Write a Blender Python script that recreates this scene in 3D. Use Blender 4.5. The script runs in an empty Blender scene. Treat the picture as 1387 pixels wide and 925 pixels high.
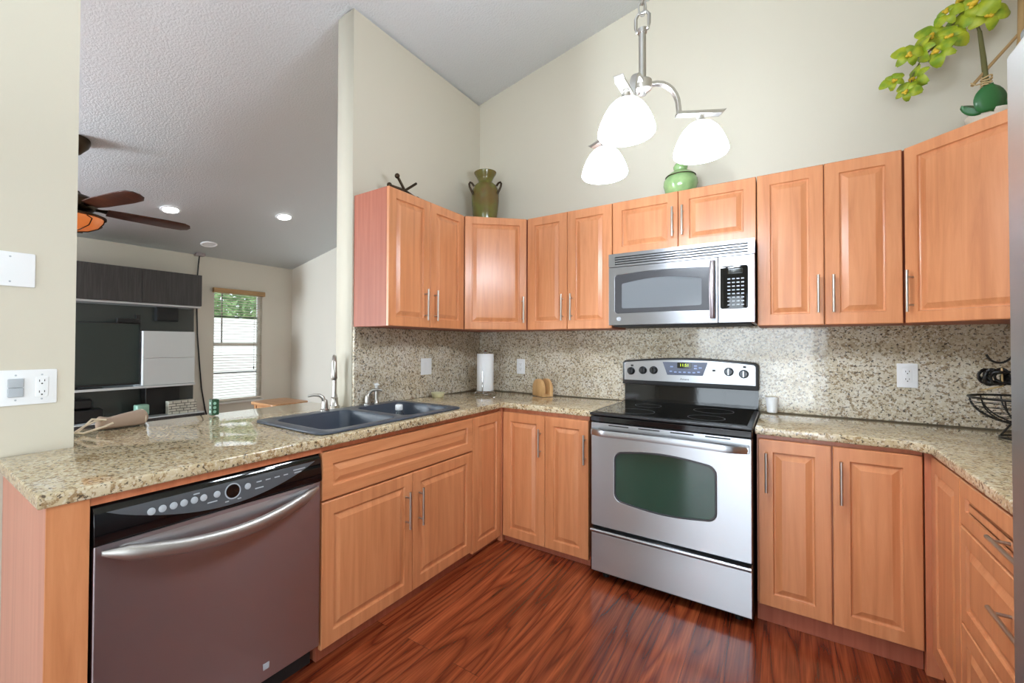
import bpy, bmesh, math, random
from mathutils import Vector, Matrix
random.seed(7)
PI = math.pi
R = math.radians
S = bpy.context.scene
COL = S.collection

# ------------------------------------------------------------------ camera, sky, lamps, exposure
def make_camera():
    cam = bpy.data.cameras.new('camera')
    cam.sensor_width = 36.0
    cam.lens = 586.85 * 36.0 / 1387.0
    cam.shift_x = (693.5 - 640.93) / 1387.0
    cam.shift_y = (457.98 - 462.5) / 1387.0
    cam.clip_start = 0.02
    o = bpy.data.objects.new('camera', cam)
    yaw, pitch, roll = R(35.668), R(0.777), R(0.219)
    fwd = Vector((-math.sin(yaw) * math.cos(pitch), math.cos(yaw) * math.cos(pitch), math.sin(pitch)))
    right = Vector((math.cos(yaw), math.sin(yaw), 0))
    up = right.cross(fwd)
    r2 = right * math.cos(roll) + up * math.sin(roll)
    u2 = -right * math.sin(roll) + up * math.cos(roll)
    m = Matrix((r2, u2, -fwd)).transposed().to_4x4()
    m.translation = Vector((2.1148, -3.0366, 1.2942))
    o.matrix_world = m
    COL.objects.link(o)
    S.camera = o
make_camera()

S.view_settings.view_transform = 'Standard'
S.view_settings.look = 'None'
S.view_settings.gamma = 1.0
S.view_settings.use_curve_mapping = False
S.view_settings.exposure = 0.2
S.cycles.use_denoising = True
S.cycles.max_bounces = 8
S.cycles.diffuse_bounces = 5
S.cycles.sample_clamp_indirect = 6.0

w = bpy.data.worlds.new('sky')
S.world = w
w.use_nodes = True
bg = w.node_tree.nodes['Background']
bg.inputs['Color'].default_value = (0.86, 0.93, 1.0, 1)
bg.inputs['Strength'].default_value = 2.1

def area(name, loc, rot, sx, sy, power, color=(1, 1, 1)):
    l = bpy.data.lights.new(name, 'AREA')
    l.shape = 'RECTANGLE'; l.size = sx; l.size_y = sy
    l.energy = power; l.color = color
    o = bpy.data.objects.new(name, l)
    o.location = loc; o.rotation_euler = rot
    COL.objects.link(o)
    return o
# daylight entering by the two big openings of the front wall, behind the camera
area('daylight_kitchen', (1.7, -6.57, 1.08), (R(90), 0, 0), 1.95, 2.0, 72, (0.80, 0.91, 1.0))
area('daylight_living', (-3.85, -6.57, 1.09), (R(90), 0, 0), 0.98, 2.0, 345, (0.78, 0.90, 1.0))
area('daylight_side', (3.36, -4.65, 1.08), (0, R(90), 0), 2.0, 1.9, 48, (0.80, 0.91, 1.0))
# added fill lamp behind the camera, aimed up to brighten the ceiling
area('ceiling_fill', (2.1, -3.7, 1.95), (R(180), 0, 0), 0.5, 0.5, 46, (0.80, 0.91, 1.0))

# ------------------------------------------------------------------ materials
MATS = {}
def nt_new(name):
    m = bpy.data.materials.new(name); m.use_nodes = True
    nt = m.node_tree
    b = nt.nodes['Principled BSDF']
    MATS[name] = m
    return m, nt, b
def lin(c):
    def f(v):
        v /= 255.0
        return v / 12.92 if v <= 0.04045 else ((v + 0.055) / 1.055) ** 2.4
    return (f(c[0]), f(c[1]), f(c[2]), 1)
def N(nt, t, **k):
    n = nt.nodes.new(t)
    for a, v in k.items():
        if a in n.inputs.keys(): n.inputs[a].default_value = v
        else: setattr(n, a, v)
    return n
def L(nt, a, b): nt.links.new(a, b)
def plain(name, rgb, rough=0.5, metal=0.0, spec=None, emit=None, es=0, coat=0):
    m, nt, b = nt_new(name)
    b.inputs['Base Color'].default_value = lin(rgb)
    b.inputs['Roughness'].default_value = rough
    b.inputs['Metallic'].default_value = metal
    if spec is not None: b.inputs['Specular IOR Level'].default_value = spec
    if coat: b.inputs['Coat Weight'].default_value = coat
    if emit:
        b.inputs['Emission Color'].default_value = lin(emit)
        b.inputs['Emission Strength'].default_value = es
    # a trace of surface unevenness
    tc = N(nt, 'ShaderNodeTexCoord'); no = N(nt, 'ShaderNodeTexNoise', Scale=60.0)
    bp = N(nt, 'ShaderNodeBump', Strength=0.02, Distance=0.002)
    L(nt, tc.outputs['Object'], no.inputs['Vector']); L(nt, no.outputs[0], bp.inputs['Height']); L(nt, bp.outputs[0], b.inputs['Normal'])
    return m
def ramp(nt, stops, interp='LINEAR'):
    r = N(nt, 'ShaderNodeValToRGB'); cr = r.color_ramp
    cr.interpolation = interp
    while len(cr.elements) > 1: cr.elements.remove(cr.elements[-1])
    cr.elements[0].position = stops[0][0]; cr.elements[0].color = lin(stops[0][1])
    for p, c in stops[1:]:
        e = cr.elements.new(p); e.color = lin(c)
    return r
def mapped(nt, scale, rnd=True):
    tc = N(nt, 'ShaderNodeTexCoord'); mp = N(nt, 'ShaderNodeMapping')
    mp.inputs['Scale'].default_value = scale
    L(nt, tc.outputs['Object'], mp.inputs['Vector'])
    if rnd:
        oi = N(nt, 'ShaderNodeObjectInfo'); mu = N(nt, 'ShaderNodeMath', operation='MULTIPLY'); mu.inputs[1].default_value = 37.0
        cx = N(nt, 'ShaderNodeCombineXYZ')
        L(nt, oi.outputs['Random'], mu.inputs[0]); L(nt, mu.outputs[0], cx.inputs[0]); L(nt, mu.outputs[0], cx.inputs[1]); L(nt, mu.outputs[0], cx.inputs[2])
        L(nt, cx.outputs[0], mp.inputs['Location'])
    return mp
def wood(name, dark, mid, light, scale, rough=0.33, coat=0.25):
    m, nt, b = nt_new(name)
    mp = mapped(nt, scale)
    n1 = N(nt, 'ShaderNodeTexNoise', Scale=1.0, Detail=5.0, Roughness=0.6, Distortion=0.6)
    L(nt, mp.outputs[0], n1.inputs['Vector'])
    r = ramp(nt, [(0.28, dark), (0.5, mid), (0.72, light)])
    L(nt, n1.outputs[0], r.inputs[0]); L(nt, r.outputs[0], b.inputs['Base Color'])
    b.inputs['Roughness'].default_value = rough
    b.inputs['Coat Weight'].default_value = coat; b.inputs['Coat Roughness'].default_value = 0.25
    bp = N(nt, 'ShaderNodeBump', Strength=0.05, Distance=0.002)
    L(nt, n1.outputs[0], bp.inputs['Height']); L(nt, bp.outputs[0], b.inputs['Normal'])
    return m
wood('cherry', (192, 122, 78), (208, 138, 92), (218, 150, 104), (26, 26, 1.7))
wood('cherry_cross', (192, 122, 78), (208, 138, 92), (218, 150, 104), (1.7, 26, 26))
wood('cherry_frame', (178, 106, 72), (194, 118, 82), (206, 132, 94), (30, 30, 2.0))
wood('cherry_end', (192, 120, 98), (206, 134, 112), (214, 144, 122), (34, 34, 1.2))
wood('cherry_shaded', (148, 76, 53), (162, 88, 63), (172, 98, 72), (34, 34, 1.2), 0.5, 0.0)  # darker copy of cherry; shade of the cabinet sides is put into its colour
wood('light_wood', (196, 150, 98), (214, 170, 116), (224, 184, 132), (40, 40, 4), 0.5, 0)
wood('tan_wood', (172, 122, 80), (190, 140, 98), (205, 158, 112), (3, 40, 40), 0.4, 0.1)
wood('dark_wood', (52, 26, 16), (70, 36, 22), (92, 50, 30), (30, 4, 30), 0.35, 0.2)
wood('ash_black', (48, 46, 46), (62, 60, 60), (78, 76, 75), (50, 50, 2.5), 0.5, 0)
wood('valance_wood', (164, 128, 84), (184, 146, 100), (198, 160, 112), (40, 3, 40), 0.5, 0)

def mat_floor():
    m, nt, b = nt_new('floor_planks')
    tc = N(nt, 'ShaderNodeTexCoord')
    mp = N(nt, 'ShaderNodeMapping'); mp.inputs['Rotation'].default_value = (0, 0, R(90))
    L(nt, tc.outputs['Object'], mp.inputs['Vector'])
    br = N(nt, 'ShaderNodeTexBrick', Scale=1.0)
    br.offset = 0.37
    br.inputs['Color1'].default_value = (0, 0, 0, 1); br.inputs['Color2'].default_value = (1, 1, 1, 1)
    br.inputs['Mortar'].default_value = (0.5, 0.5, 0.5, 1)
    br.inputs['Mortar Size'].default_value = 0.0007; br.inputs['Brick Width'].default_value = 2.6; br.inputs['Row Height'].default_value = 0.127
    L(nt, mp.outputs[0], br.inputs['Vector'])
    # per-plank offset of the grain
    sep = N(nt, 'ShaderNodeSeparateXYZ'); L(nt, tc.outputs['Object'], sep.inputs[0])
    off = N(nt, 'ShaderNodeMath', operation='MULTIPLY'); off.inputs[1].default_value = 23.0
    L(nt, br.outputs['Color'], off.inputs[0])
    sx = N(nt, 'ShaderNodeMath', operation='MULTIPLY'); sx.inputs[1].default_value = 9.0; L(nt, sep.outputs[0], sx.inputs[0])
    sy = N(nt, 'ShaderNodeMath', operation='MULTIPLY'); sy.inputs[1].default_value = 0.75; L(nt, sep.outputs[1], sy.inputs[0])
    sy2 = N(nt, 'ShaderNodeMath', operation='ADD'); L(nt, sy.outputs[0], sy2.inputs[0]); L(nt, off.outputs[0], sy2.inputs[1])
    cx = N(nt, 'ShaderNodeCombineXYZ'); L(nt, sx.outputs[0], cx.inputs[0]); L(nt, sy2.outputs[0], cx.inputs[1]); L(nt, off.outputs[0], cx.inputs[2])
    n1 = N(nt, 'ShaderNodeTexNoise', Scale=0.8, Detail=2.0, Roughness=0.4, Distortion=0.25)
    L(nt, cx.outputs[0], n1.inputs['Vector'])
    # contour the field into cathedral grain rings
    mu = N(nt, 'ShaderNodeMath', operation='MULTIPLY'); mu.inputs[1].default_value = 9.0; L(nt, n1.outputs[0], mu.inputs[0])
    fr = N(nt, 'ShaderNodeMath', operation='PINGPONG'); fr.inputs[1].default_value = 0.5; L(nt, mu.outputs[0], fr.inputs[0])
    m2 = N(nt, 'ShaderNodeMath', operation='MULTIPLY'); m2.inputs[1].default_value = 2.0; L(nt, fr.outputs[0], m2.inputs[0])
    r1 = ramp(nt, [(0.0, (112, 46, 25)), (0.16, (134, 60, 33)), (0.5, (156, 76, 43)), (1.0, (172, 90, 52))])
    L(nt, m2.outputs[0], r1.inputs[0])
    # fine pores
    mp2 = N(nt, 'ShaderNodeMapping'); mp2.inputs['Scale'].default_value = (140, 4, 1); L(nt, tc.outputs['Object'], mp2.inputs['Vector'])
    n2 = N(nt, 'ShaderNodeTexNoise', Scale=1.0, Detail=3.0); L(nt, mp2.outputs[0], n2.inputs['Vector'])
    r2 = ramp(nt, [(0.3, (150, 150, 150)), (0.62, (255, 255, 255))]); L(nt, n2.outputs[0], r2.inputs[0])
    mx = N(nt, 'ShaderNodeMix', data_type='RGBA', blend_type='MULTIPLY'); mx.inputs[0].default_value = 0.6
    L(nt, r1.outputs[0], mx.inputs[6]); L(nt, r2.outputs[0], mx.inputs[7])
    # plank to plank tone
    r3 = ramp(nt, [(0.0, (200, 186, 184)), (1.0, (250, 244, 240))]); L(nt, br.outputs['Color'], r3.inputs[0])
    mx2 = N(nt, 'ShaderNodeMix', data_type='RGBA', blend_type='MULTIPLY'); mx2.inputs[0].default_value = 1.0
    L(nt, mx.outputs[2], mx2.inputs[6]); L(nt, r3.outputs[0], mx2.inputs[7])
    # joints
    mx3 = N(nt, 'ShaderNodeMix', data_type='RGBA'); L(nt, br.outputs['Fac'], mx3.inputs[0])
    L(nt, mx2.outputs[2], mx3.inputs[6]); mx3.inputs[7].default_value = lin((40, 16, 10))
    L(nt, mx3.outputs[2], b.inputs['Base Color'])
    b.inputs['Roughness'].default_value = 0.24
    b.inputs['Coat Weight'].default_value = 0.3; b.inputs['Coat Roughness'].default_value = 0.12
    bp = N(nt, 'ShaderNodeBump', Strength=0.15, Distance=0.001); L(nt, m2.outputs[0], bp.inputs['Height']); L(nt, bp.outputs[0], b.inputs['Normal'])
mat_floor()

def mat_granite(name, base, streak, rough=0.06):
    m, nt, b = nt_new(name)
    tc = N(nt, 'ShaderNodeTexCoord'); mp = N(nt, 'ShaderNodeMapping'); mp.inputs['Scale'].default_value = streak
    L(nt, tc.outputs['Object'], mp.inputs['Vector'])
    n0 = N(nt, 'ShaderNodeTexNoise', Scale=9.0, Detail=4.0, Roughness=0.6); L(nt, mp.outputs[0], n0.inputs['Vector'])
    r0 = ramp(nt, [(0.3, base[0]), (0.48, base[1]), (0.66, base[2])]); L(nt, n0.outputs[0], r0.inputs[0])
    n1 = N(nt, 'ShaderNodeTexNoise', Scale=66.0, Detail=3.0, Roughness=0.6); L(nt, mp.outputs[0], n1.inputs['Vector'])
    m1 = ramp(nt, [(0.51, (0, 0, 0)), (0.60, (245, 245, 245))]); L(nt, n1.outputs[0], m1.inputs[0])
    x1 = N(nt, 'ShaderNodeMix', data_type='RGBA'); L(nt, m1.outputs[0], x1.inputs[0]); L(nt, r0.outputs[0], x1.inputs[6]); x1.inputs[7].default_value = lin(base[3])
    n2 = N(nt, 'ShaderNodeTexNoise', Scale=86.0, Detail=2.5, Roughness=0.55); 
    mp2 = N(nt, 'ShaderNodeMapping'); mp2.inputs['Location'].default_value = (7.3, 1.1, 4.4); L(nt, mp.outputs[0], mp2.inputs['Vector']); L(nt, mp2.outputs[0], n2.inputs['Vector'])
    m2 = ramp(nt, [(0.575, (0, 0, 0)), (0.635, (240, 240, 240))]); L(nt, n2.outputs[0], m2.inputs[0])
    x2 = N(nt, 'ShaderNodeMix', data_type='RGBA'); L(nt, m2.outputs[0], x2.inputs[0]); L(nt, x1.outputs[2], x2.inputs[6]); x2.inputs[7].default_value = lin(base[4])
    n3 = N(nt, 'ShaderNodeTexNoise', Scale=104.0, Detail=2.0)
    mp3 = N(nt, 'ShaderNodeMapping'); mp3.inputs['Location'].default_value = (2.3, 9.1, 3.4); L(nt, mp.outputs[0], mp3.inputs['Vector']); L(nt, mp3.outputs[0], n3.inputs['Vector'])
    m3 = ramp(nt, [(0.56, (0, 0, 0)), (0.64, (225, 225, 225))]); L(nt, n3.outputs[0], m3.inputs[0])
    x3 = N(nt, 'ShaderNodeMix', data_type='RGBA'); L(nt, m3.outputs[0], x3.inputs[0]); L(nt, x2.outputs[2], x3.inputs[6]); x3.inputs[7].default_value = lin(base[5])
    L(nt, x3.outputs[2], b.inputs['Base Color'])
    b.inputs['Roughness'].default_value = rough
    b.inputs['Specular IOR Level'].default_value = 0.6
G = [(172, 152, 116), (200, 182, 146), (210, 196, 166), (150, 122, 86), (70, 58, 48), (218, 208, 186)]
mat_granite('granite_top', G, (1.0, 1.0, 1.0), 0.05)
mat_granite('granite_splash', [(176, 162, 138), (202, 190, 166), (212, 204, 188), (146, 126, 102), (62, 56, 54), (222, 218, 208)], (1, 1, 1), 0.07)

def mat_wall(name, rgb, bump=0.05, scale=180, rough=0.7, dist=0.004):
    m, nt, b = nt_new(name)
    b.inputs['Base Color'].default_value = lin(rgb); b.inputs['Roughness'].default_value = rough
    tc = N(nt, 'ShaderNodeTexCoord'); n = N(nt, 'ShaderNodeTexNoise', Scale=scale, Detail=3.0)
    bp = N(nt, 'ShaderNodeBump', Strength=bump, Distance=dist)
    L(nt, tc.outputs['Object'], n.inputs['Vector']); L(nt, n.outputs[0], bp.inputs['Height']); L(nt, bp.outputs[0], b.inputs['Normal'])
mat_wall('wall_cream', (207, 200, 183))
mat_wall('wall_living', (222, 216, 204))
mat_wall('ceiling_popcorn', (234, 238, 242), 0.5, 75, 0.9, 0.009)

def mat_steel(name, rgb, rough, axis=(1.5, 1.5, 420), metal=1.0):
    m, nt, b = nt_new(name)
    mp = mapped(nt, axis)
    n = N(nt, 'ShaderNodeTexNoise', Scale=1.0, Detail=3.0); L(nt, mp.outputs[0], n.inputs['Vector'])
    b.inputs['Base Color'].default_value = lin(rgb); b.inputs['Metallic'].default_value = metal
    if name.startswith('steel'):
        b.inputs['Anisotropic'].default_value = 0.75; b.inputs['Anisotropic Rotation'].default_value = 0.25
        tg = N(nt, 'ShaderNodeTangent'); tg.direction_type = 'RADIAL'; tg.axis = 'Z'; L(nt, tg.outputs[0], b.inputs['Tangent'])
    mr = N(nt, 'ShaderNodeMapRange'); mr.inputs['To Min'].default_value = rough * 0.92; mr.inputs['To Max'].default_value = rough * 1.1
    L(nt, n.outputs[0], mr.inputs[0]); L(nt, mr.outputs[0], b.inputs['Roughness'])
mat_steel('steel', (184, 186, 190), 0.33)
mat_steel('steel_mid', (158, 159, 163), 0.33)
mat_steel('steel_dark', (172, 162, 166), 0.36)
mat_steel('nickel', (190, 186, 180), 0.30, (30, 30, 30))
mat_steel('satin_nickel', (188, 184, 180), 0.42, (30, 30, 30))
mat_steel('chrome', (225, 226, 228), 0.10, (30, 30, 30))
mat_steel('bronze', (70, 58, 46), 0.35, (30, 30, 30))
plain('black_plastic', (20, 20, 22), 0.32)
plain('black_gloss', (10, 11, 13), 0.05)
plain('black_matte', (22, 22, 23), 0.6)
plain('cooktop_glass', (8, 9, 11), 0.04)
plain('grey_insert', (84, 88, 92), 0.35)
plain('blue_grey', (92, 98, 116), 0.35)
plain('button_white', (176, 182, 188), 0.5)
plain('button_blue', (150, 166, 205), 0.45)
plain('display_green', (18, 20, 10), 0.2)
plain('digits_green', (60, 80, 10), 0.4, emit=(190, 220, 30), es=2.0)
plain('bezel', (58, 58, 62), 0.25)
plain('micro_window', (112, 116, 120), 0.12)
plain('oven_glass', (34, 66, 54), 0.05, spec=0.8)
plain('white_plastic', (236, 237, 238), 0.35)
plain('white_gloss', (214, 220, 222), 0.12)
plain('paper', (240, 241, 242), 0.9)
plain('slot', (30, 30, 30), 0.6)
plain('sink_composite', (62, 70, 82), 0.32)
plain('wire_black', (16, 15, 15), 0.4)
plain('amber_glass', (214, 128, 70), 0.25, emit=(220, 120, 60), es=0.35)
plain('shade_lit', (255, 252, 246), 0.4, emit=(228, 241, 255), es=64.0)
plain('downlight_lit', (255, 255, 255), 0.4, emit=(255, 254, 250), es=14.0)
plain('downlight_off', (212, 212, 210), 0.5)
plain('tv_screen', (46, 56, 54), 0.08)
plain('panel_grey', (66, 70, 68), 0.12)
plain('linen', (158, 136, 118), 0.9)
plain('strap', (214, 200, 178), 0.8)
plain('mint', (150, 192, 172), 0.5)
plain('green_dark', (30, 74, 46), 0.5)
plain('leaf', (44, 104, 52), 0.35)
plain('stem', (92, 88, 44), 0.6)
plain('bamboo', (160, 128, 84), 0.6)
plain('raffia', (196, 168, 120), 0.8)
plain('ceramic_cream', (222, 214, 196), 0.4)
plain('lip_yellow', (206, 170, 40), 0.5)
plain('brown_dark', (60, 38, 26), 0.5)
plain('soap_dish', (206, 200, 160), 0.3)
plain('fridge_side', (92, 92, 94), 0.5)
plain('outdoor_paving', (206, 200, 188), 0.9)
plain('fence_white', (238, 238, 236), 0.8)
plain('bark', (90, 72, 56), 0.9)
plain('vinyl_white', (234, 232, 228), 0.4)
plain('slat', (232, 222, 208), 0.5)

def mat_noise2(name, a, b_, scale, rough):
    m, nt, b = nt_new(name)
    mp = mapped(nt, (scale, scale, scale))
    n = N(nt, 'ShaderNodeTexNoise', Scale=1.0, Detail=4.0); L(nt, mp.outputs[0], n.inputs['Vector'])
    r = ramp(nt, [(0.35, a), (0.65, b_)]); L(nt, n.outputs[0], r.inputs[0]); L(nt, r.outputs[0], b.inputs['Base Color'])
    b.inputs['Roughness'].default_value = rough
mat_noise2('olive_glaze', (106, 84, 42), (104, 104, 46), 12, 0.18)
mat_noise2('green_glaze', (134, 168, 112), (160, 190, 130), 14, 0.15)
mat_noise2('petal', (108, 138, 18), (164, 170, 34), 22, 0.5)
mat_noise2('foliage', (96, 132, 80), (160, 190, 130), 3, 0.7)
mat_noise2('brick_print', (196, 194, 180), (214, 212, 200), 9, 0.5)

def mat_glass():
    m, nt, b = nt_new('window_glass')
    out = nt.nodes['Material Output']
    nt.nodes.remove(b)
    t = N(nt, 'ShaderNodeBsdfTransparent'); g = N(nt, 'ShaderNodeBsdfGlossy'); g.inputs['Roughness'].default_value = 0.02
    f = N(nt, 'ShaderNodeFresnel', IOR=1.45); mx = N(nt, 'ShaderNodeMixShader')
    t.inputs['Color'].default_value = (0.95, 0.97, 0.96, 1)
    L(nt, f.outputs[0], mx.inputs[0]); L(nt, t.outputs[0], mx.inputs[1]); L(nt, g.outputs[0], mx.inputs[2]); L(nt, mx.outputs[0], out.inputs['Surface'])
mat_glass()
def mat_clear():
    m, nt, b = nt_new('clear_glass')
    b.inputs['Base Color'].default_value = (0.92, 0.95, 0.95, 1); b.inputs['Roughness'].default_value = 0.04
    b.inputs['Transmission Weight'].default_value = 1.0; b.inputs['IOR'].default_value = 1.3
mat_clear()

# ------------------------------------------------------------------ mesh helpers
class MB:
    def __init__(s): s.bm = bmesh.new()
    def box(s, x0, x1, y0, y1, z0, z1):
        v = [s.bm.verts.new((x, y, z)) for z in (z0, z1) for y in (y0, y1) for x in (x0, x1)]
        for f in ((0, 2, 3, 1), (4, 5, 7, 6), (0, 1, 5, 4), (2, 6, 7, 3), (0, 4, 6, 2), (1, 3, 7, 5)):
            s.bm.faces.new([v[i] for i in f])
        return s
    def prism(s, poly, z0, z1):          # vertical prism over an XY polygon
        a = [s.bm.verts.new((x, y, z0)) for x, y in poly]; b = [s.bm.verts.new((x, y, z1)) for x, y in poly]
        n = len(poly)
        s.bm.faces.new(a[::-1]); s.bm.faces.new(b)
        for i in range(n): s.bm.faces.new((a[i], a[(i + 1) % n], b[(i + 1) % n], b[i]))
        return s
    def loops(s, rings, cap0=True, cap1=True):
        rv = [[s.bm.verts.new(p) for p in r] for r in rings]
        n = len(rv[0])
        for a, b in zip(rv, rv[1:]):
            for i in range(n): s.bm.faces.new((a[i], a[(i + 1) % n], b[(i + 1) % n], b[i]))
        if cap0: s.bm.faces.new(rv[0][::-1])
        if cap1: s.bm.faces.new(rv[-1])
        return s
    def tube(s, pts, r, seg=10, closed=False):
        pts = [Vector(p) for p in pts]; n = len(pts)
        rr = r if isinstance(r, (list, tuple)) else [r] * n
        rings = []; prev = None
        for i, p in enumerate(pts):
            if closed: t = pts[(i + 1) % n] - pts[i - 1]
            else: t = pts[min(i + 1, n - 1)] - pts[max(i - 1, 0)]
            t.normalize()
            if prev is None:
                prev = t.orthogonal().normalized()
            u = (prev - t * prev.dot(t)).normalized(); v = t.cross(u); prev = u
            rings.append([p + (u * math.cos(2 * PI * k / seg) + v * math.sin(2 * PI * k / seg)) * rr[i] for k in range(seg)])
        if closed: rings.append(rings[0])
        s.loops(rings, not closed, not closed)
        return s
    def lathe(s, prof, c=(0, 0, 0), seg=32, axis='Z', cap=True):
        rings = []
        for r, h in prof:
            r = max(r, 1e-4)
            ring = []
            for k in range(seg):
                a = 2 * PI * k / seg; p = (r * math.cos(a), r * math.sin(a))
                if axis == 'Z': q = (c[0] + p[0], c[1] + p[1], c[2] + h)
                elif axis == 'Y': q = (c[0] + p[0], c[1] + h, c[2] - p[1])
                else: q = (c[0] + h, c[1] + p[0], c[2] + p[1])
                ring.append(q)
            rings.append(ring)
        return s.loops(rings, cap, cap)
    def ball(s, c, r, seg=16, sc=(1, 1, 1)):
        m = Matrix.Translation(c) @ Matrix.Diagonal((r * sc[0], r * sc[1], r * sc[2], 1))
        bmesh.ops.create_uvsphere(s.bm, u_segments=seg, v_segments=max(6, seg // 2), radius=1, matrix=m)
        return s
    def face(s, pts):
        s.bm.faces.new([s.bm.verts.new(p) for p in pts]); return s
    def mesh(s, me, mat=None):
        b = bmesh.new(); b.from_mesh(me)
        if mat is not None: b.transform(mat)
        t = bpy.data.meshes.new('t'); b.to_mesh(t); b.free()
        s.bm.from_mesh(t); bpy.data.meshes.remove(t)
        return s
    def xf(s, m): s.bm.transform(m); return s
    def build(s, name, mat, parent=None, bevel=0.0, smooth=True, ang=38, seg=2):
        bmesh.ops.remove_doubles(s.bm, verts=s.bm.verts, dist=1e-6)
        bmesh.ops.recalc_face_normals(s.bm, faces=s.bm.faces)
        me = bpy.data.meshes.new(name); s.bm.to_mesh(me); s.bm.free()
        me.materials.append(MATS[mat])
        if smooth:
            me.shade_smooth(); me.set_sharp_from_angle(angle=R(ang))
        o = bpy.data.objects.new(name, me); COL.objects.link(o)
        if parent: o.parent = parent
        if bevel:
            b = o.modifiers.new('bevel', 'BEVEL'); b.width = bevel; b.segments = seg; b.limit_method = 'ANGLE'; b.angle_limit = R(50)
            b.harden_normals = True
        return o

def plate_mesh(outer, holes, t, bev=0.0):
    """flat plate with holes in the XY plane, thickness t centred on z = 0"""
    cu = bpy.data.curves.new('p', 'CURVE'); cu.dimensions = '2D'; cu.fill_mode = 'BOTH'
    cu.extrude = max(t / 2 - bev, 1e-5); cu.bevel_depth = bev; cu.bevel_resolution = 2
    cu.offset = -bev
    for poly in [outer] + list(holes):
        sp = cu.splines.new('POLY'); sp.points.add(len(poly) - 1)
        for p, (x, y) in zip(sp.points, poly): p.co = (x, y, 0, 1)
        sp.use_cyclic_u = True
    o = bpy.data.objects.new('p', cu); COL.objects.link(o)
    me = bpy.data.meshes.new_from_object(o)
    bpy.data.objects.remove(o); bpy.data.curves.remove(cu)
    return me
FRONT = Matrix.Rotation(R(90), 4, 'X')           # plate's x,y become thing's x,z and its normal points to -y
def plate_front(mb, outer, holes, y0, y1, bev=0.0):
    me = plate_mesh(outer, holes, abs(y1 - y0), bev)
    mb.mesh(me, Matrix.Translation((0, (y0 + y1) / 2, 0)) @ FRONT); bpy.data.meshes.remove(me)
    return mb
def plate_flat(mb, outer, holes, z0, z1, bev=0.0):
    me = plate_mesh(outer, holes, abs(z1 - z0), bev)
    mb.mesh(me, Matrix.Translation((0, 0, (z0 + z1) / 2))); bpy.data.meshes.remove(me)
    return mb
def rrect(x0, x1, y0, y1, r, n=5):
    out = []
    for cx, cy, a0 in ((x1 - r, y0 + r, -90), (x1 - r, y1 - r, 0), (x0 + r, y1 - r, 90), (x0 + r, y0 + r, 180)):
        for k in range(n + 1):
            a = R(a0 + 90 * k / n); out.append((cx + r * math.cos(a), cy + r * math.sin(a)))
    return out
def tag(o, label, cat, group=None):
    o['label'] = label; o['category'] = cat
    if group: o['group'] = group
    return o
def thing(name, label, cat, loc=(0, 0, 0), rz=0.0, group=None):
    o = bpy.data.objects.new(name, None); COL.objects.link(o)
    o.empty_display_size = 0.05
    o.location = loc; o.rotation_euler = (0, 0, R(rz))
    return tag(o, label, cat, group)
def struct(o): o['kind'] = 'structure'; return o
def text(name, body, size, mat, parent, loc, rot=(90, 0, 0), ex=0.0004):
    cu = bpy.data.curves.new(name, 'FONT'); cu.body = body; cu.size = size; cu.extrude = ex
    cu.align_x = 'CENTER'; cu.align_y = 'CENTER'
    cu.materials.append(MATS[mat])
    c = bpy.data.objects.new(name, cu); COL.objects.link(c)
    me = bpy.data.meshes.new_from_object(c); bpy.data.objects.remove(c)
    o = bpy.data.objects.new(name, me); COL.objects.link(o); o.parent = parent
    o.location = loc; o.rotation_euler = [R(a) for a in rot]
    return o

# ------------------------------------------------------------------ the setting
H0, SL = 3.352, 0.19                    # ceiling height over x = 0 and its slope along x
XR = 3.18
def ch(x): return H0 + SL * x
def sidewall(name, x, y0, y1, z0, z1, t, mat, holes=()):
    """wall in a plane of constant x; its thickness runs from x to x - t"""
    mb = MB()
    me = plate_mesh([(y0, z0), (y1, z0), (y1, z1), (y0, z1)], holes, abs(t))
    m = Matrix(((0, 0, 1, x - t / 2), (1, 0, 0, 0), (0, 1, 0, 0), (0, 0, 0, 1)))
    mb.mesh(me, m); bpy.data.meshes.remove(me)
    return struct(mb.build(name, mat, smooth=False))
def crosswall(name, y0, y1, x0, x1, mat, holes=(), z0=0.0):
    mb = MB()
    plate_front(mb, [(x0, z0), (x1, z0), (x1, ch(x1) + 0.02), (x0, ch(x0) + 0.02)], holes, y0, y1)
    return struct(mb.build(name, mat, smooth=False))
struct(MB().box(-4.6, 3.35, -6.7, 1.15, -0.08, 0.0).build('floor', 'floor_planks', smooth=False))
mb = MB()
me = plate_mesh([(-4.6, ch(-4.6)), (3.35, ch(3.35)), (3.35, ch(3.35) + 0.1), (-4.6, ch(-4.6) + 0.1)], [], 7.9)
mb.mesh(me, Matrix.Translation((0, -2.775, 0)) @ FRONT)
struct(mb.build('ceiling', 'ceiling_popcorn', smooth=False))
crosswall('wall_back', 0.0, 0.12, -0.15, XR + 0.12, 'wall_cream')
sidewall('wall_left', 0.0, -1.345, 1.0, 0.0, ch(-0.15) + 0.01, 0.15, 'wall_cream')
sidewall('wall_left_near', 0.0, -6.5, -2.596, 0.0, ch(-0.15) + 0.01, 0.15, 'wall_cream')
sidewall('wall_left_low', 0.0, -2.596, -1.345, 0.0, 0.876, 0.15, 'wall_cream')
sidewall('wall_right', XR + 0.12, -6.5, 0.0, 0.0, ch(XR) + 0.01, 0.12, 'wall_cream',
         [[(-5.65, 0.06), (-3.65, 0.06), (-3.65, 2.1), (-5.65, 2.1)]])
WY0, WY1, WZ0, WZ1 = -0.2, 0.502, 0.445, 2.067
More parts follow.
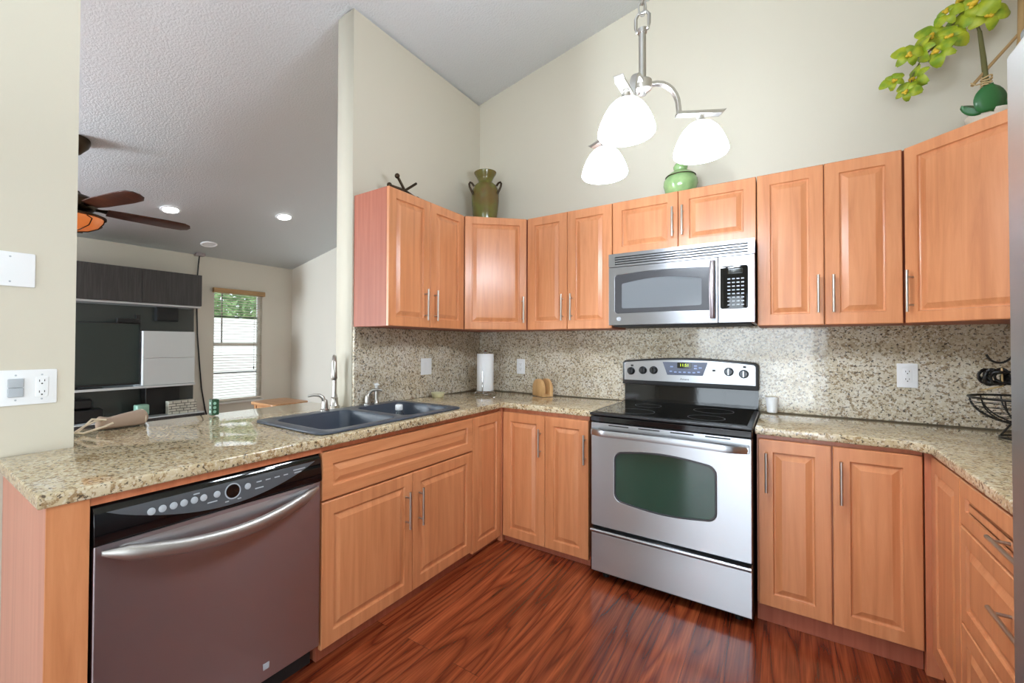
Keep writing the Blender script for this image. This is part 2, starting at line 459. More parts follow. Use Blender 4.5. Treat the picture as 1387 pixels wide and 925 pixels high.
sidewall('wall_living_far', -4.45, -6.5, 1.0, 0.0, ch(-4.45) + 0.01, 0.14, 'wall_living',
         [[(WY0, WZ0), (WY1, WZ0), (WY1, WZ1), (WY0, WZ1)]])
crosswall('wall_living_back', 1.0, 1.12, -4.59, 0.0, 'wall_living')
crosswall('wall_front', -6.62, -6.5, -4.59, XR + 0.12, 'wall_cream',
          [[(0.7, 0.06), (2.7, 0.06), (2.7, 2.1), (0.7, 2.1)], [(-4.36, 0.06), (-3.34, 0.06), (-3.34, 2.12), (-4.36, 2.12)]])

# windows: 1 looks out of the living room, 2 and 3 light the rooms from the front wall
def window(name, horiz, a0, a1, z0, z1, at, into, mid, muntins):
    """frame, sashes and one pane; the opening lies in a wall of constant x ('x') or y ('y')"""
    def bx(mb, u0, u1, w0, w1, v0, v1):
        if horiz == 'x': mb.box(min(at + into * w0, at + into * w1), max(at + into * w0, at + into * w1), u0, u1, v0, v1)
        else: mb.box(u0, u1, min(at + into * w0, at + into * w1), max(at + into * w0, at + into * w1), v0, v1)
    f = MB(); d0, d1 = 0.06, 0.11
    for (u0, u1, v0, v1) in ((a0, a0 + .035, z0, z1), (a1 - .035, a1, z0, z1), (a0, a1, z0, z0 + .035), (a0, a1, z1 - .035, z1)):
        bx(f, u0, u1, d0, d1, v0, v1)
    fo = struct(f.build(name, 'vinyl_white', bevel=.003))
    s = MB()
    bx(s, a0 + .03, a1 - .03, d0 + .005, d1 - .005, mid - .025, mid + .025)
    s.build('meeting_rail', 'vinyl_white', fo)
    m = MB()
    for (u, v0, v1) in muntins['v']: bx(m, u - .008, u + .008, d0 + .02, d1 - .02, v0, v1)
    for v in muntins['h']: bx(m, a0 + .03, a1 - .03, d0 + .02, d1 - .02, v - .008, v + .008)
    m.build('muntins', 'bezel' if name == 'window_1' else 'vinyl_white', fo)
    p = MB(); bx(p, a0 + .03, a1 - .03, d0 + .022, d0 + .027, z0 + .03, z1 - .03)
    p.build('pane', 'window_glass', fo, smooth=False)
    return fo
window('window_1', 'x', WY0, WY1, WZ0, WZ1, -4.45, -1, 1.275, {'v': [(-0.05, 1.275, WZ1 - .03)], 'h': [1.68, 0.86]})
window('window_2', 'y', 0.7, 2.7, 0.06, 2.1, -6.5, -1, 1.08, {'v': [(1.7, .09, 2.07), (1.2, .09, 2.07), (2.2, .09, 2.07)], 'h': [1.6, .57]})
window('window_3', 'y', -4.36, -3.34, 0.06, 2.12, -6.5, -1, 1.1, {'v': [(-3.85, .09, 2.1)], 'h': []})
window('window_4', 'x', -5.65, -3.65, 0.06, 2.1, XR, 1, 1.08, {'v': [(-4.65, .09, 2.07)], 'h': []})
o = MB(); o.box(-4.45, -4.405, WY0 - .02, WY1 + .02, WZ0 - .025, WZ0)
struct(o.build('trim_1', 'vinyl_white', bevel=.004))          # sill of window 1

# ------------------------------------------------------------------ cabinets
DT = 0.02
def door_mb(x0, x1, z0, z1, fr=0.056):
    """routed raised-panel door; front at y = 0, back at y = DT"""
    mb = MB()
    prof = [(0, DT), (0, .003), (.003, 0), (fr, 0), (fr + .0025, .008), (fr + .006, .0095), (fr + .010, .0095), (fr + .031, .0015), (fr + .0335, .0004), (fr + .037, .0004)]
    mb.loops([[(x0 + i, y, z0 + i), (x1 - i, y, z0 + i), (x1 - i, y, z1 - i), (x0 + i, y, z1 - i)] for i, y in prof])
    return mb
def add_handle(parent, x, z0, z1, horizontal=False):
    mb = MB()
    if not horizontal:
        mb.tube([(x, -.032, z0), (x, -.032, z1)], .006, 12)
        for z in (z0 + .03, z1 - .03): mb.tube([(x, -.032, z), (x, .0005, z)], .0045, 10)
    else:
        mb.tube([(z0, -.032, x), (z1, -.032, x)], .006, 12)
        for q in (z0 + .03, z1 - .03): mb.tube([(q, -.032, x), (q, .0005, x)], .0045, 10)
    return mb.build('handle', 'nickel', parent)
def front(kind, root, x0, x1, z0, z1, handle=None, fr=0.056, mat='cherry'):
    g = .0015
    d = door_mb(x0 + g, x1 - g, z0 + g, z1 - g, fr).build(kind, mat, root, ang=12)
    if handle: add_handle(d, *handle)
    return d

ZT, ZB = 2.19, 1.395
UD = .303                                                     # depth of the wall cabinets with doors
def wall_cabinet(label, loc, rz, wd, z0, z1, doors, side_mat='cherry_shaded'):
    t = thing('wall_cabinet', label, 'wall cabinet', (loc[0], loc[1], 0), rz, 'kitchen wall cabinets')
    MB().box(0.001, wd - .001, DT + .001, UD, z0, z1).build('cabinet_body', side_mat, t, bevel=.001)
    for (x0, x1, hx, hz0, hz1) in doors: front('door', t, x0, x1, z0, z1, (hx, hz0, hz1))
    return t
F = .306
# left wall, two doors (faces +x)
wall_cabinet('cherry two-door wall cabinet with bare left side, nearest the living room opening', (F, -1.336), 90, .708, ZB, ZT,
             [(.0, .354, .302, 1.44, 1.632), (.354, .708, .394, 1.44, 1.632)])
# back wall
wall_cabinet('cherry two-door wall cabinet between the vase corner cabinet and the microwave', (.628, -F), 0, .606, ZB, ZT,
             [(.0, .303, .272, 1.455, 1.632), (.303, .606, .336, 1.455, 1.632)])
wall_cabinet('short cherry two-door wall cabinet directly above the microwave', (1.236, -F), 0, .762, 1.847, ZT,
             [(.0, .382, .354, 1.925, 2.095), (.382, .762, .406, 1.925, 2.095)])
wall_cabinet('cherry two-door wall cabinet just right of the microwave', (2.0, -F), 0, .556, ZB, ZT,
             [(.0, .277, .252, 1.455, 1.64), (.277, .556, .31, 1.455, 1.636)])
def corner_cabinet(label, poly, o, rz, wd, hx, stile):
    t = thing('corner_wall_cabinet', label, 'corner cabinet', (o[0], o[1], 0), rz, 'diagonal corner wall cabinets')
    inv = t.matrix_basis.copy()
    inv = (Matrix.Translation((o[0], o[1], 0)) @ Matrix.Rotation(R(rz), 4, 'Z')).inverted()
    b = MB().prism(poly, ZB, ZT).xf(inv)
    b.build('cabinet_body', 'cherry_shaded', t, bevel=.001)
    front('door', t, stile, wd - stile, ZB, ZT, (hx, 1.445, 1.63), .05)
    return t
s2 = math.sqrt(.5)
dfo = DT * s2
# diagonal fronts: the door lies on the diagonal, the body keeps DT behind it
wdl = math.hypot(.32, .32)
corner_cabinet('diagonal single-door corner wall cabinet under the olive three-handled vase',
               [(.002, -.002), (.002, -.626), (.306 - .03, -.626), (.626, -.306 + .03), (.626, -.002)], (.306, -.626), 45, wdl, wdl - .035, .002)
corner_cabinet('diagonal single-door corner wall cabinet under the green orchid',
               [(2.558, -.002), (2.558, -.306 + .03), (2.874 + .03, -.622), (XR - .002, -.622), (XR - .002, -.002)], (2.557, -.306), -45, .447, .035, .002)

BT, BB = .852, .088                       # base door top and bottom
def base_cabinet(name, label, loc, rz, wd, dep=.58):
    t = thing(name, label, 'base cabinet', (loc[0], loc[1], 0), rz, 'kitchen base cabinets')
    return t
def base_body(t, wd, dep, mat='cherry_frame', x0=0.001, open_top=False):
    if not open_top:
        MB().box(x0, wd - .001, DT + .001, dep, BB, .876).build('cabinet_body', mat, t, bevel=.001)
    else:                                   # a carcass without top, so that the sink bowls hang inside
        mb = MB()
        mb.box(x0, x0 + .016, DT + .001, dep, BB, .876).box(wd - .017, wd - .001, DT + .001, dep, BB, .876)
        mb.box(x0 + .016, wd - .017, dep - .01, dep, BB, .876).box(x0 + .016, wd - .017, DT + .001, dep - .01, BB, BB + .016)
        mb.box(x0 + .016, wd - .017, DT + .001, DT + .018, .852, .876).box(x0 + .016, wd - .017, DT + .001, DT + .018, .63, .66)
        mb.build('cabinet_body', mat, t)
    MB().box(x0, wd - .001, .035, dep, 0.001, BB - .001).build('toe_kick', 'cherry_shaded', t)
CB = .6                                   # base door face distance from the wall
# left run (faces +x), from the near end to the corner
t = base_cabinet('end_panel', 'cherry end panel and filler closing the near end of the counter', (CB, -2.772), 90, .086)
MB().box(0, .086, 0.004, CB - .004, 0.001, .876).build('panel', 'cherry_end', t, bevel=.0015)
MB().box(0.0, .086, -.002, .003, .001, .876).build('filler_stile', 'cherry', t, bevel=.001)
MB().box(.087, .804, .004, .024, .8535, .876).build('top_rail', 'cherry_frame', t)
t['category'] = 'cabinet panel'
t = base_cabinet('sink_base_cabinet', 'cherry base cabinet under the sink with wide false drawer front and two doors', (CB, -1.966), 90, 1.04)
base_body(t, 1.04, .58, open_top=True)
front('false_drawer_front', t, 0, 1.04, .655, BT, None, .05, 'cherry_cross')
front('door', t, 0, .528, BB - .03, .65, (.478, .39, .57))
front('door', t, .528, 1.04, BB - .03, .65, (.572, .38, .567))
t = base_cabinet('corner_base_cabinet', 'narrow-doored cherry base cabinet in the left corner, doors meeting at an inside angle', (CB, -.924), 90, .32)
MB().box(.001, .32, DT + .001, CB - .003, BB, .876).build('cabinet_body', 'cherry_frame', t)
MB().box(.001, .32 + .03, .035, CB - .003, .001, BB - .001).build('toe_kick', 'cherry_shaded', t)
MB().box(.3225, .36, -.004, .03, .001, .876).build('corner_filler', 'cherry_frame', t)
front('door', t, 0, .322, BB - .05, BT)
# back run, left of the range: two doors
t = base_cabinet('base_cabinet', 'two-door cherry base cabinet between the left corner and the range', (.604, -CB), 0, .588)
base_body(t, .588, .596)
front('door', t, .004, .308, BB - .045, BT, (.279, .6, .77))
front('door', t, .308, .588, BB - .045, BT, (.568, .6, .77))
# back run, right of the range
t = base_cabinet('base_cabinet', 'two-door cherry base cabinet just right of the range', (2.006, -CB), 0, .556)
base_body(t, .556, .596)
front('door', t, .006, .274, BB + .0, BT + .006, (.039, .618, .798))
front('door', t, .276, .554, BB + .0, BT + .006, (.303, .618, .80))
# right run (faces -x)
XF = XR - CB                               # 2.58
t = base_cabinet('corner_base_cabinet', 'cherry base cabinet in the right corner with one narrow panel door without handle', (XF, -.566), -90, .378)
MB().box(.034, .377, DT + .001, .596, BB, .876).build('cabinet_body', 'cherry_frame', t)
MB().box(.034, .377, .035, .596, .001, BB - .001).build('toe_kick', 'cherry_shaded', t)
MB().box(-.0, .034, -.017, .03, .001, .876).build('corner_filler', 'cherry_frame', t)
front('door', t, .036, .378, BB, BT + .01)
t = base_cabinet('drawer_base_cabinet', 'cherry base cabinet with three stacked drawers beside the refrigerator', (XF, -.946), -90, .955)
base_body(t, .955, .596)
for z0, z1, hz in ((.715, BT + .01, .79), (.40, .71, .605), (BB, .395, .30)):
    front('drawer', t, 0, .955, z0, z1, (hz, .36, .56, True), .05)

# ------------------------------------------------------------------ granite
ZC = .913
def slab(name, label, poly, holes):
    mb = MB(); plate_flat(mb, poly, holes, .877, ZC, .006)
    return tag(mb.build(name, 'granite_top', None, ang=30), label, 'countertop')
SX0, SX1, SY0, SY1 = .035, .575, -1.955, -.992           # sink rim
slab('countertop', 'speckled beige granite countertop with the sink, running from the near end into the left corner',
     [(.613, -2.79), (.613, -.613), (1.232, -.613), (1.232, -.003), (.003, -.003), (.003, -1.348), (-.40, -1.348), (-.385, -2.593), (.003, -2.6), (.003, -2.79)],
     [[(SX0 + .03, SY0 + .03), (SX1 - .03, SY0 + .03), (SX1 - .03, SY1 - .03), (SX0 + .03, SY1 - .03)]])
slab('countertop', 'speckled beige granite countertop right of the range, turning the right corner towards the refrigerator',
     [(2.003, -.613), (2.52, -.613), (2.567, -.66), (2.567, -1.9), (XR - .003, -1.9), (XR - .003, -.003), (2.003, -.003)], [])
def splash(label, x0, x1, y0, y1, z1=ZB - .001):
    tag(MB().box(x0, x1, y0, y1, ZC + .001, z1).build('backsplash', 'granite_splash', None, bevel=.001), label, 'backsplash', 'granite backsplash slabs')
splash('granite backsplash slab on the left wall behind the sink', .001, .02, -1.34, -.021)
splash('granite backsplash slab on the back wall behind the range', .001, XR - .001, -.02, -.001, 1.405)
splash('granite backsplash slab on the right wall beside the refrigerator', XR - .02, XR - .001, -1.9, -.021)

# ------------------------------------------------------------------ sink and taps
def make_sink():
    t = thing('kitchen_sink', 'dark blue-grey composite double-bowl sink set into the granite counter', 'sink', (0, 0, 0))
    bowls = [(SX0 + .075, SX1 - .05, SY0 + .06, -1.47, .19), (SX0 + .075, SX1 - .05, -1.41, SY1 - .055, .16)]
    mb = MB()
    plate_flat(mb, rrect(SX0, SX1, SY0, SY1, .045), [rrect(b[0], b[1], b[2], b[3], .05) for b in bowls], ZC + .0005, ZC + .011, .004)
    mb.build('rim', 'sink_composite', t, ang=50)
    for x0, x1, y0, y1, d in bowls:
        b = MB(); rings = []
        for i, z, r in ((-.008, ZC + .002, .055), (.0, ZC + .004, .05), (.004, ZC - .01, .05), (.012, ZC - d + .03, .05), (.022, ZC - d + .008, .05), (.045, ZC - d, .04)):
            rings.append([(x, y, z) for x, y in rrect(x0 + i, x1 - i, y0 + i, y1 - i, r, 6)])
        b.loops(rings, False, True)
        o = b.build('bowl', 'sink_composite', t, ang=60)
        dr = MB().lathe([(.045, 0), (.043, .003), (.03, .002), (.012, .001), (.001, .001)], ((x0 + x1) / 2, (y0 + y1) / 2, ZC - d + .0005), 24)
        dr.build('drain', 'chrome', o)
make_sink()
def arc(c, r, a0, a1, n, f):
    return [f(c[0] + r * math.cos(R(a0 + (a1 - a0) * k / n)), c[1] + r * math.sin(R(a0 + (a1 - a0) * k / n))) for k in range(n + 1)]
def make_faucet():
    bx, by = -.085, -1.40
    t = thing('kitchen_faucet', 'brushed nickel gooseneck pull-down faucet behind the left sink bowl', 'faucet', (bx, by, ZC + .001))
    MB().lathe([(.028, 0), (.028, .006), (.023, .012), (.02, .05), (.021, .055), (.016, .06), (.0155, .075), (.001, .076)], seg=24).build('base', 'nickel', t)
    d = Vector((.78, -.62, 0))
    f = lambda u, v: tuple(d * u + Vector((0, 0, v)))
    pts = [f(0, .07), f(0, .15), f(0, .235)] + arc((.052, .25), .052, 180, 20, 12, f)
    MB().tube(pts, .0125, 14).build('neck', 'nickel', t)
    e = Vector(pts[-1]); 
    MB().tube([e + Vector((0, 0, .012)), e, e + d * .006 + Vector((0, 0, -.04)), e + d * .012 + Vector((0, 0, -.09)), e + d * .013 + Vector((0, 0, -.1))],
              [.0125, .015, .0165, .0185, .012], 16).build('spray_head', 'nickel', t)
make_faucet()
def lever(label, x, y, ang):
    t = thing('faucet_lever', label, 'faucet handle', (x, y, ZC + .011), ang)
    MB().lathe([(.024, 0), (.024, .008), (.018, .014), (.017, .035), (.016, .05), (.012, .062), (.001, .066)], seg=22).build('base', 'nickel', t)
    MB().tube([(0, 0, .04), (-.012, 0, .075), (-.03, 0, .088), (-.06, 0, .09), (-.088, 0, .084)], [.011, .011, .009, .007, .006], 12).build('lever', 'nickel', t)
lever('nickel lever tap handle at the left rim of the sink, pointing left', .065, -1.575, 62)
lever('nickel lever tap handle behind the soap dispenser, right of the faucet', .06, -1.27, -128)
t = thing('soap_dispenser', 'slim nickel soap dispenser pump with pale top beside the right sink bowl', 'soap dispenser', (.075, -1.215, ZC + .011))
MB().lathe([(.019, 0), (.019, .006), (.014, .012), (.0125, .04), (.013, .095), (.011, .1), (.001, .101)], seg=20).build('body', 'nickel', t)
MB().lathe([(.009, .1), (.009, .112), (.014, .115), (.014, .126), (.001, .128)], seg=20).tube([(0, 0, .121), (.035, -.01, .119)], .004, 8).build('pump_top', 'white_plastic', t)
t = thing('glass_bottle', 'small clear glass bottle with pale cap standing in the right sink bowl', 'bottle', (.262, -1.205, ZC - .1555))
MB().lathe([(.024, 0), (.031, .004), (.033, .03), (.033, .10), (.030, .118), (.021, .134), (.019, .150), (.019, .158), (.016, .158), (.016, .15), (.018, .133), (.027, .116), (.030, .10), (.030, .03), (.028, .008), (.001, .006)], seg=28).build('body', 'clear_glass', t, ang=60)
MB().lathe([(.0205, .146), (.0215, .148), (.0215, .172), (.019, .177), (.001, .178)], seg=24).build('cap', 'white_plastic', t)
t = thing('soap_dish', 'small pale yellow round dish on the counter right of the sink', 'dish', (.10, -.66, ZC + .001))
MB().lathe([(.038, 0), (.042, .004), (.045, .02), (.05, .028), (.05, .032), (.047, .033), (.04, .02), (.001, .016)], seg=28).build('dish', 'soap_dish', t)

# ------------------------------------------------------------------ range
def make_range():
    W = .756
    t = thing('electric_range', 'stainless freestanding electric range with black glass top and oven window', 'stove', (1.240, -.696, 0))
    MB().box(.002, W - .002, .03, .66, .035, .895).build('body', 'black_matte', t, bevel=.003)
    for x in (.06, W - .06):
        for y in (.08, .6): MB().lathe([(.018, .001), (.018, .02), (.01, .022), (.01, .036)], (x, y, 0), 14).build('leveling_foot', 'black_plastic', t)
    # storage drawer with a rolled lip
    d = MB().box(.004, W - .004, 0, .03, .055, .262)
    d.loops([[(x, y, z) for y, z in ((.002, .262), (-.012, .268), (-.022, .28), (-.02, .289), (.03, .289), (.03, .262))] for x in (.004, W - .004)])
    d.build('storage_drawer', 'steel', t, bevel=.002)
    # oven door
    win = []
    def bulge(x0, x1, z0, z1, b, r):
        p = rrect(x0, x1, z0, z1, r, 5); out = []
        for i, q in enumerate(p):
            out.append(q)
            nq = p[(i + 1) % len(p)]
            if abs(nq[0] - q[0]) > .1:
                for k in range(1, 12):
                    f = k / 12; out.append((q[0] + (nq[0] - q[0]) * f, q[1] + (b if q[1] > (z0 + z1) / 2 else -b) * math.sin(PI * f)))
        return out
    w_out = bulge(.13, .612, .452, .722, .018, .045)
    w_in = bulge(.137, .605, .459, .715, .018, .040)
    od = MB(); plate_front(od, rrect(.003, W - .003, .302, .866, .006, 3), [w_out], 0, .034, .003)
    door = od.build('oven_door', 'steel', t, ang=14)
    g = MB(); plate_front(g, w_in, [], .006, .012); g.build('oven_window', 'oven_glass', door)
    g = MB(); plate_front(g, w_out, [w_in], -.0015, .012, .001); g.build('window_trim', 'bezel', door)
    v = MB()
    for k in range(4):
        x0 = .10 + k * .155; v.box(x0, x0 + .105, -.0006, .004, .853, .859)
    v.build('vent_slots', 'slot', door)
    h = MB(); n = 20; rings = []
    for k in range(n + 1):
        f = k / n; x = .012 + f * (W - .024); b = .05 * min(1, math.sin(PI * f) * 3.0 + .25); o_ = -b
        rings.append([(x, o_ + yy, .818 + zz + .004 * math.sin(PI * f)) for yy, zz in ((-.012, -.016), (-.016, 0), (-.011, .016), (.004, .019), (.012, .01), (.012, -.012), (.004, -.019))])
    h.loops(rings)
    h.box(.012, .045, -.03, 0, .806, .832).box(W - .045, W - .012, -.03, 0, .806, .832)
    h.build('oven_handle', 'steel', door, ang=50)
    # front lip and cooktop
    MB().box(.001, W - .001, -.005, .04, .871, .902).build('front_rail', 'black_gloss', t, bevel=.004)
    MB().box(-.003, W + .003, -.012, .6, .905, .921).build('cooktop_frame', 'black_plastic', t, bevel=.006)
    MB().box(.02, W - .02, .02, .585, .9205, .9235).build('cooktop_glass', 'cooktop_glass', t, bevel=.001)
    for (x, y, r) in ((.2, .15, .1), (.55, .15, .085), (.2, .43, .075), (.55, .43, .1)):
        rg = MB().lathe([(r, .9236), (r, .924), (r - .002, .924), (r - .002, .9236)], (x, y, 0), 40, cap=False)
        rg.build('burner_ring', 'grey_insert', t)
    # backguard: glossy riser, then the console on it
    MB().loops([[(x, y, z) for y, z in ((.6, .921), (.63, .925), (.635, 1.04), (.672, 1.04), (.672, .905), (.6, .905))] for x in (.002, W - .002)]).build('backguard_riser', 'black_gloss', t)
    def cons(x0, x1, z0, z1, b, r):
        p = [(x0, z0), (x1, z0), (x1, z1 - r)]
        for k in range(0, 25):
            f = k / 24; p.append((x1 - r - (x1 - x0 - 2 * r) * f, z1 + b * math.sin(PI * f)))
        p.append((x0, z1 - r)); return p
    c = MB(); plate_front(c, cons(-.001, W + .001, 1.035, 1.190, .022, .014), [], .59, .672, .005)
    con = c.build('console', 'black_plastic', t, ang=40)
    c = MB(); plate_front(c, cons(.012, W - .012, 1.062, 1.180, .021, .01), [], .586, .592, .002)
    c.build('console_face', 'steel', con, ang=14)
    Yc = .586
    c = MB(); plate_front(c, [(.25, 1.186), (.503, 1.188), (.476, 1.108), (.277, 1.106)], [], Yc - .0018, Yc, .0005)
    c.build('control_panel', 'blue_grey', con)
    c = MB(); plate_front(c, rrect(.335, .415, 1.15, 1.185, .004, 3), [], Yc - .0028, Yc - .0015, .0003)
    c.build('clock_display', 'display_green', con)
    text('clock_digits', '11:51', .024, 'digits_green', con, (.375, Yc - .0031, 1.168))
    for k in range(7):
        x = .298 + k * .026; z = 1.125 + (.004 if k in (0, 6) else 0)
        c = MB(); plate_front(c, rrect(x - .008, x + .008, z - .004, z + .004, .0035, 3), [], Yc - .0026, Yc - .0015, .0003); c.build('button', 'button_blue', con)
    for x, z in ((.303, 1.158), (.437, 1.166), (.437, 1.15), (.463, 1.155)):
        c = MB(); plate_front(c, rrect(x - .009, x + .009, z - .004, z + .004, .0035, 3), [], Yc - .0026, Yc - .0015, .0003); c.build('button', 'button_blue', con)
    text('lettering', 'Amana', .018, 'black_plastic', con, (.376, Yc - .0004, 1.082))
    for x, z, m in ((.055, 1.122, 'black_plastic'), (.130, 1.129, 'black_plastic'), (.196, 1.132, 'black_plastic'), (.612, 1.138, 'grey_insert'), (.686, 1.128, 'grey_insert')):
        k = MB().lathe([(.025, 0), (.025, -.004), (.021, -.007), (.0195, -.02), (.017, -.023), (.001, -.0235)], (x, Yc - .0003, z), 26, 'Y').build('knob', m, con)
        MB().box(x - .0045, x + .0045, Yc - .034, Yc - .021, z - .018, z + .018).build('grip', 'steel' if m == 'grey_insert' else 'black_gloss', k, bevel=.002)
    for x, z in ((.062, 1.158), (.535, 1.142), (.69, 1.168)):
        c = MB(); plate_front(c, rrect(x - .008, x + .008, z - .006, z + .006, .002, 2), [], Yc - .0012, Yc, .0003); c.build('indicator_lamp', 'slot', con)
make_range()

# ------------------------------------------------------------------ microwave
def make_microwave():
    W = .752
    t = thing('microwave_oven', 'stainless over-the-range microwave with black-framed window and vertical handle', 'microwave', (1.243, -.40, 0))
    MB().box(.003, W - .003, .03, .398, 1.412, 1.845).build('casing', 'steel_dark', t, bevel=.003)
    MB().box(.02, W - .02, .04, .38, 1.404, 1.412).build('underside_filter', 'black_matte', t)
    v = MB(); sl = [[(.038, z), (W - .03, z), (W - .03, z + .007), (.038, z + .007)] for z in (1.776, 1.790, 1.804, 1.818)]
    plate_front(v, rrect(0, W, 1.765, 1.845, .003, 2), sl, 0, .03, 0)
    v.build('vent_grille', 'steel_mid', t, ang=14)
    MB().box(.03, W - .02, .012, .03, 1.77, 1.835).build('grille_shadow_box', 'slot', t)
    XD = .585
    def arch(x0, x1, z0, z1, bt, bb, r):
        p = rrect(x0, x1, z0, z1, r, 4); out = []
        for i, q in enumerate(p):
            out.append(q); nq = p[(i + 1) % len(p)]
            if abs(nq[0] - q[0]) > .1:
                for k in range(1, 10):
                    f = k / 10; out.append((q[0] + (nq[0] - q[0]) * f, q[1] + (bt if q[1] > (z0 + z1) / 2 else bb) * math.sin(PI * f)))
        return out
    wo = arch(.038, .56, 1.482, 1.715, .010, .002, .018)
    wi = arch(.078, .508, 1.512, 1.662, .022, -.002, .010)
    d = MB(); plate_front(d, rrect(0, XD, 1.412, 1.762, .003, 2), [wo], 0, .03, .002)
    door = d.build('door', 'steel_mid', t, ang=14)
    d = MB(); plate_front(d, wo, [wi], .0, .02); d.build('window_bezel', 'bezel', door)
    d = MB(); plate_front(d, wi, [], .003, .02); d.build('window', 'micro_window', door)
    n = 14; rings = []
    for k in range(n + 1):
        f = k / n; z = 1.436 + f * .31; o_ = -.018 - .03 * math.sin(PI * f)
        rings.append([(.562 + dx, o_ + dy, z) for dx, dy in ((-.013, .004), (-.011, -.007), (0, -.011), (.011, -.007), (.013, .004), (.006, .01), (-.006, .01))])
    h = MB().loops(rings).box(.551, .573, -.022, 0, 1.44, 1.462).box(.551, .573, -.022, 0, 1.72, 1.742)
    h.build('handle', 'steel_dark', door, ang=50)
    d = MB().lathe([(.013, 0), (.013, -.0015), (.001, -.002)], (.062, -.0002, 1.449), 24, 'Y').build('badge', 'button_white', door)
    text('lettering', 'GE', .013, 'steel_dark', d, (.062, -.0026, 1.449))
    c = MB(); plate_front(c, rrect(XD + .003, W, 1.412, 1.762, .003, 2), [], 0, .03, .002)
    cp = c.build('control_side', 'steel_mid', t, ang=14)
    c = MB(); plate_front(c, rrect(.597, .722, 1.485, 1.71, .012, 4), [], -.003, .0, .001)
    pad = c.build('control_panel', 'black_gloss', cp)
    c = MB(); plate_front(c, rrect(.635, .70, 1.668, 1.695, .003, 2), [], -.0042, -.003, .0003); c.build('display', 'display_green', pad)
    for r_ in range(8):
        for k in range(4):
            x = .637 + k * .0205; z = 1.505 + r_ * .0195
            c = MB(); plate_front(c, rrect(x - .0065, x + .0065, z - .003, z + .003, .001, 2), [], -.0036, -.003, .0)
            c.build('button', 'button_white', pad)
make_microwave()

# ------------------------------------------------------------------ dishwasher (faces +x)
def make_dishwasher():
    W = .712
    t = thing('dishwasher', 'dark stainless dishwasher with black control panel and long curved handle', 'dishwasher', (.602, -2.682, 0), 90)
    MB().box(.008, W - .008, .032, .575, .10, .868).build('tub', 'black_matte', t)
    MB().box(.012, W - .012, .05, .07, .004, .10).build('toe_panel', 'black_matte', t)
    MB().box(.004, W - .004, .0, .032, .088, .742).build('door', 'steel_dark', t, bevel=.005)
    c = MB().loops([[(x, y, z) for y, z in ((.032, .742), (-.004, .742), (-.008, .75), (.002, .83), (.02, .852), (.032, .852))] for x in (.003, W - .003)])
    con = c.build('control_panel', 'black_gloss', t, bevel=.003)
    # the console front leans back; everything on it shares its slope
    sl = math.atan2(.010, .08)
    M = Matrix.Translation((0, -.0085, .75)) @ Matrix.Rotation(-sl, 4, 'X')
    ins = [(.03, .079)] + [(.03 + (W - .06) * k / 20, .079 - .074 * math.sin(PI * k / 20) ** .85) for k in range(1, 20)] + [(W - .03, .079)]
    m = MB(); plate_front(m, ins, [], -.0008, .002, .0003); m.xf(M)
    pan = m.build('control_insert', 'grey_insert', con)
    for x in (.134, .162, .191, .219, .248, .275, .315, .415):
        m = MB().lathe([(.0105, 0), (.0105, -.0012), (.009, -.002), (.001, -.0022)], (x, -.0008, .05), 20, 'Y').xf(M)
        m.build('button', 'button_white', pan)
    m = MB().lathe([(.021, 0), (.021, -.002), (.001, -.0025)], (.365, -.0008, .047), 24, 'Y').xf(M); dl = m.build('cycle_dial', 'black_gloss', pan)
    m = MB().lathe([(.026, 0), (.026, -.001), (.0225, -.001), (.0225, 0)], (.365, -.0008, .047), 28, 'Y', cap=False).xf(M); m.build('dial_ring', 'button_white', pan)
    for x, z, wd in ((.455, .056, .018), (.488, .056, .018), (.522, .056, .02), (.556, .056, .018), (.612, .064, .05), (.605, .054, .03), (.30, .03, .03), (.345, .018, .012), (.385, .018, .012), (.455, .035, .03), (.255, .068, .018)):
        m = MB().box(x - wd / 2, x + wd / 2, -.0012, -.0006, z - .002, z + .0015).xf(M)
        m.build('legend', 'button_white', pan)
    # curved bar handle
    n = 24; rings = []
    for k in range(n + 1):
        f = k / n; x = .02 + f * (W - .04); b = math.sin(PI * f); e = min(1, b * 2.5 + .35)
        y = -.008 - .052 * b ** .8; z = .722 - .045 * b ** .9
        rings.append([(x, y + .013 * e * math.cos(a), z + .023 * e * math.sin(a)) for a in [2 * PI * q / 10 for q in range(10)]])
    MB().loops(rings).build('handle', 'satin_nickel', t, ang=60)
    rings = []
    for k in range(n + 1):
        f = k / n; x = .06 + f * (W - .12); b = math.sin(PI * f)
        rings.append([(x, y, z) for y, z in ((-.001, .728), (-.0035, .722 - .01 * b), (-.0035, .71 - .02 * b), (-.001, .70 - .022 * b))])
    MB().loops(rings).build('handle_recess', 'steel', t, ang=60)
    MB().box(.478, .50, -.0012, .0, .128, .15).build('badge', 'button_white', t, bevel=.0005)
make_dishwasher()

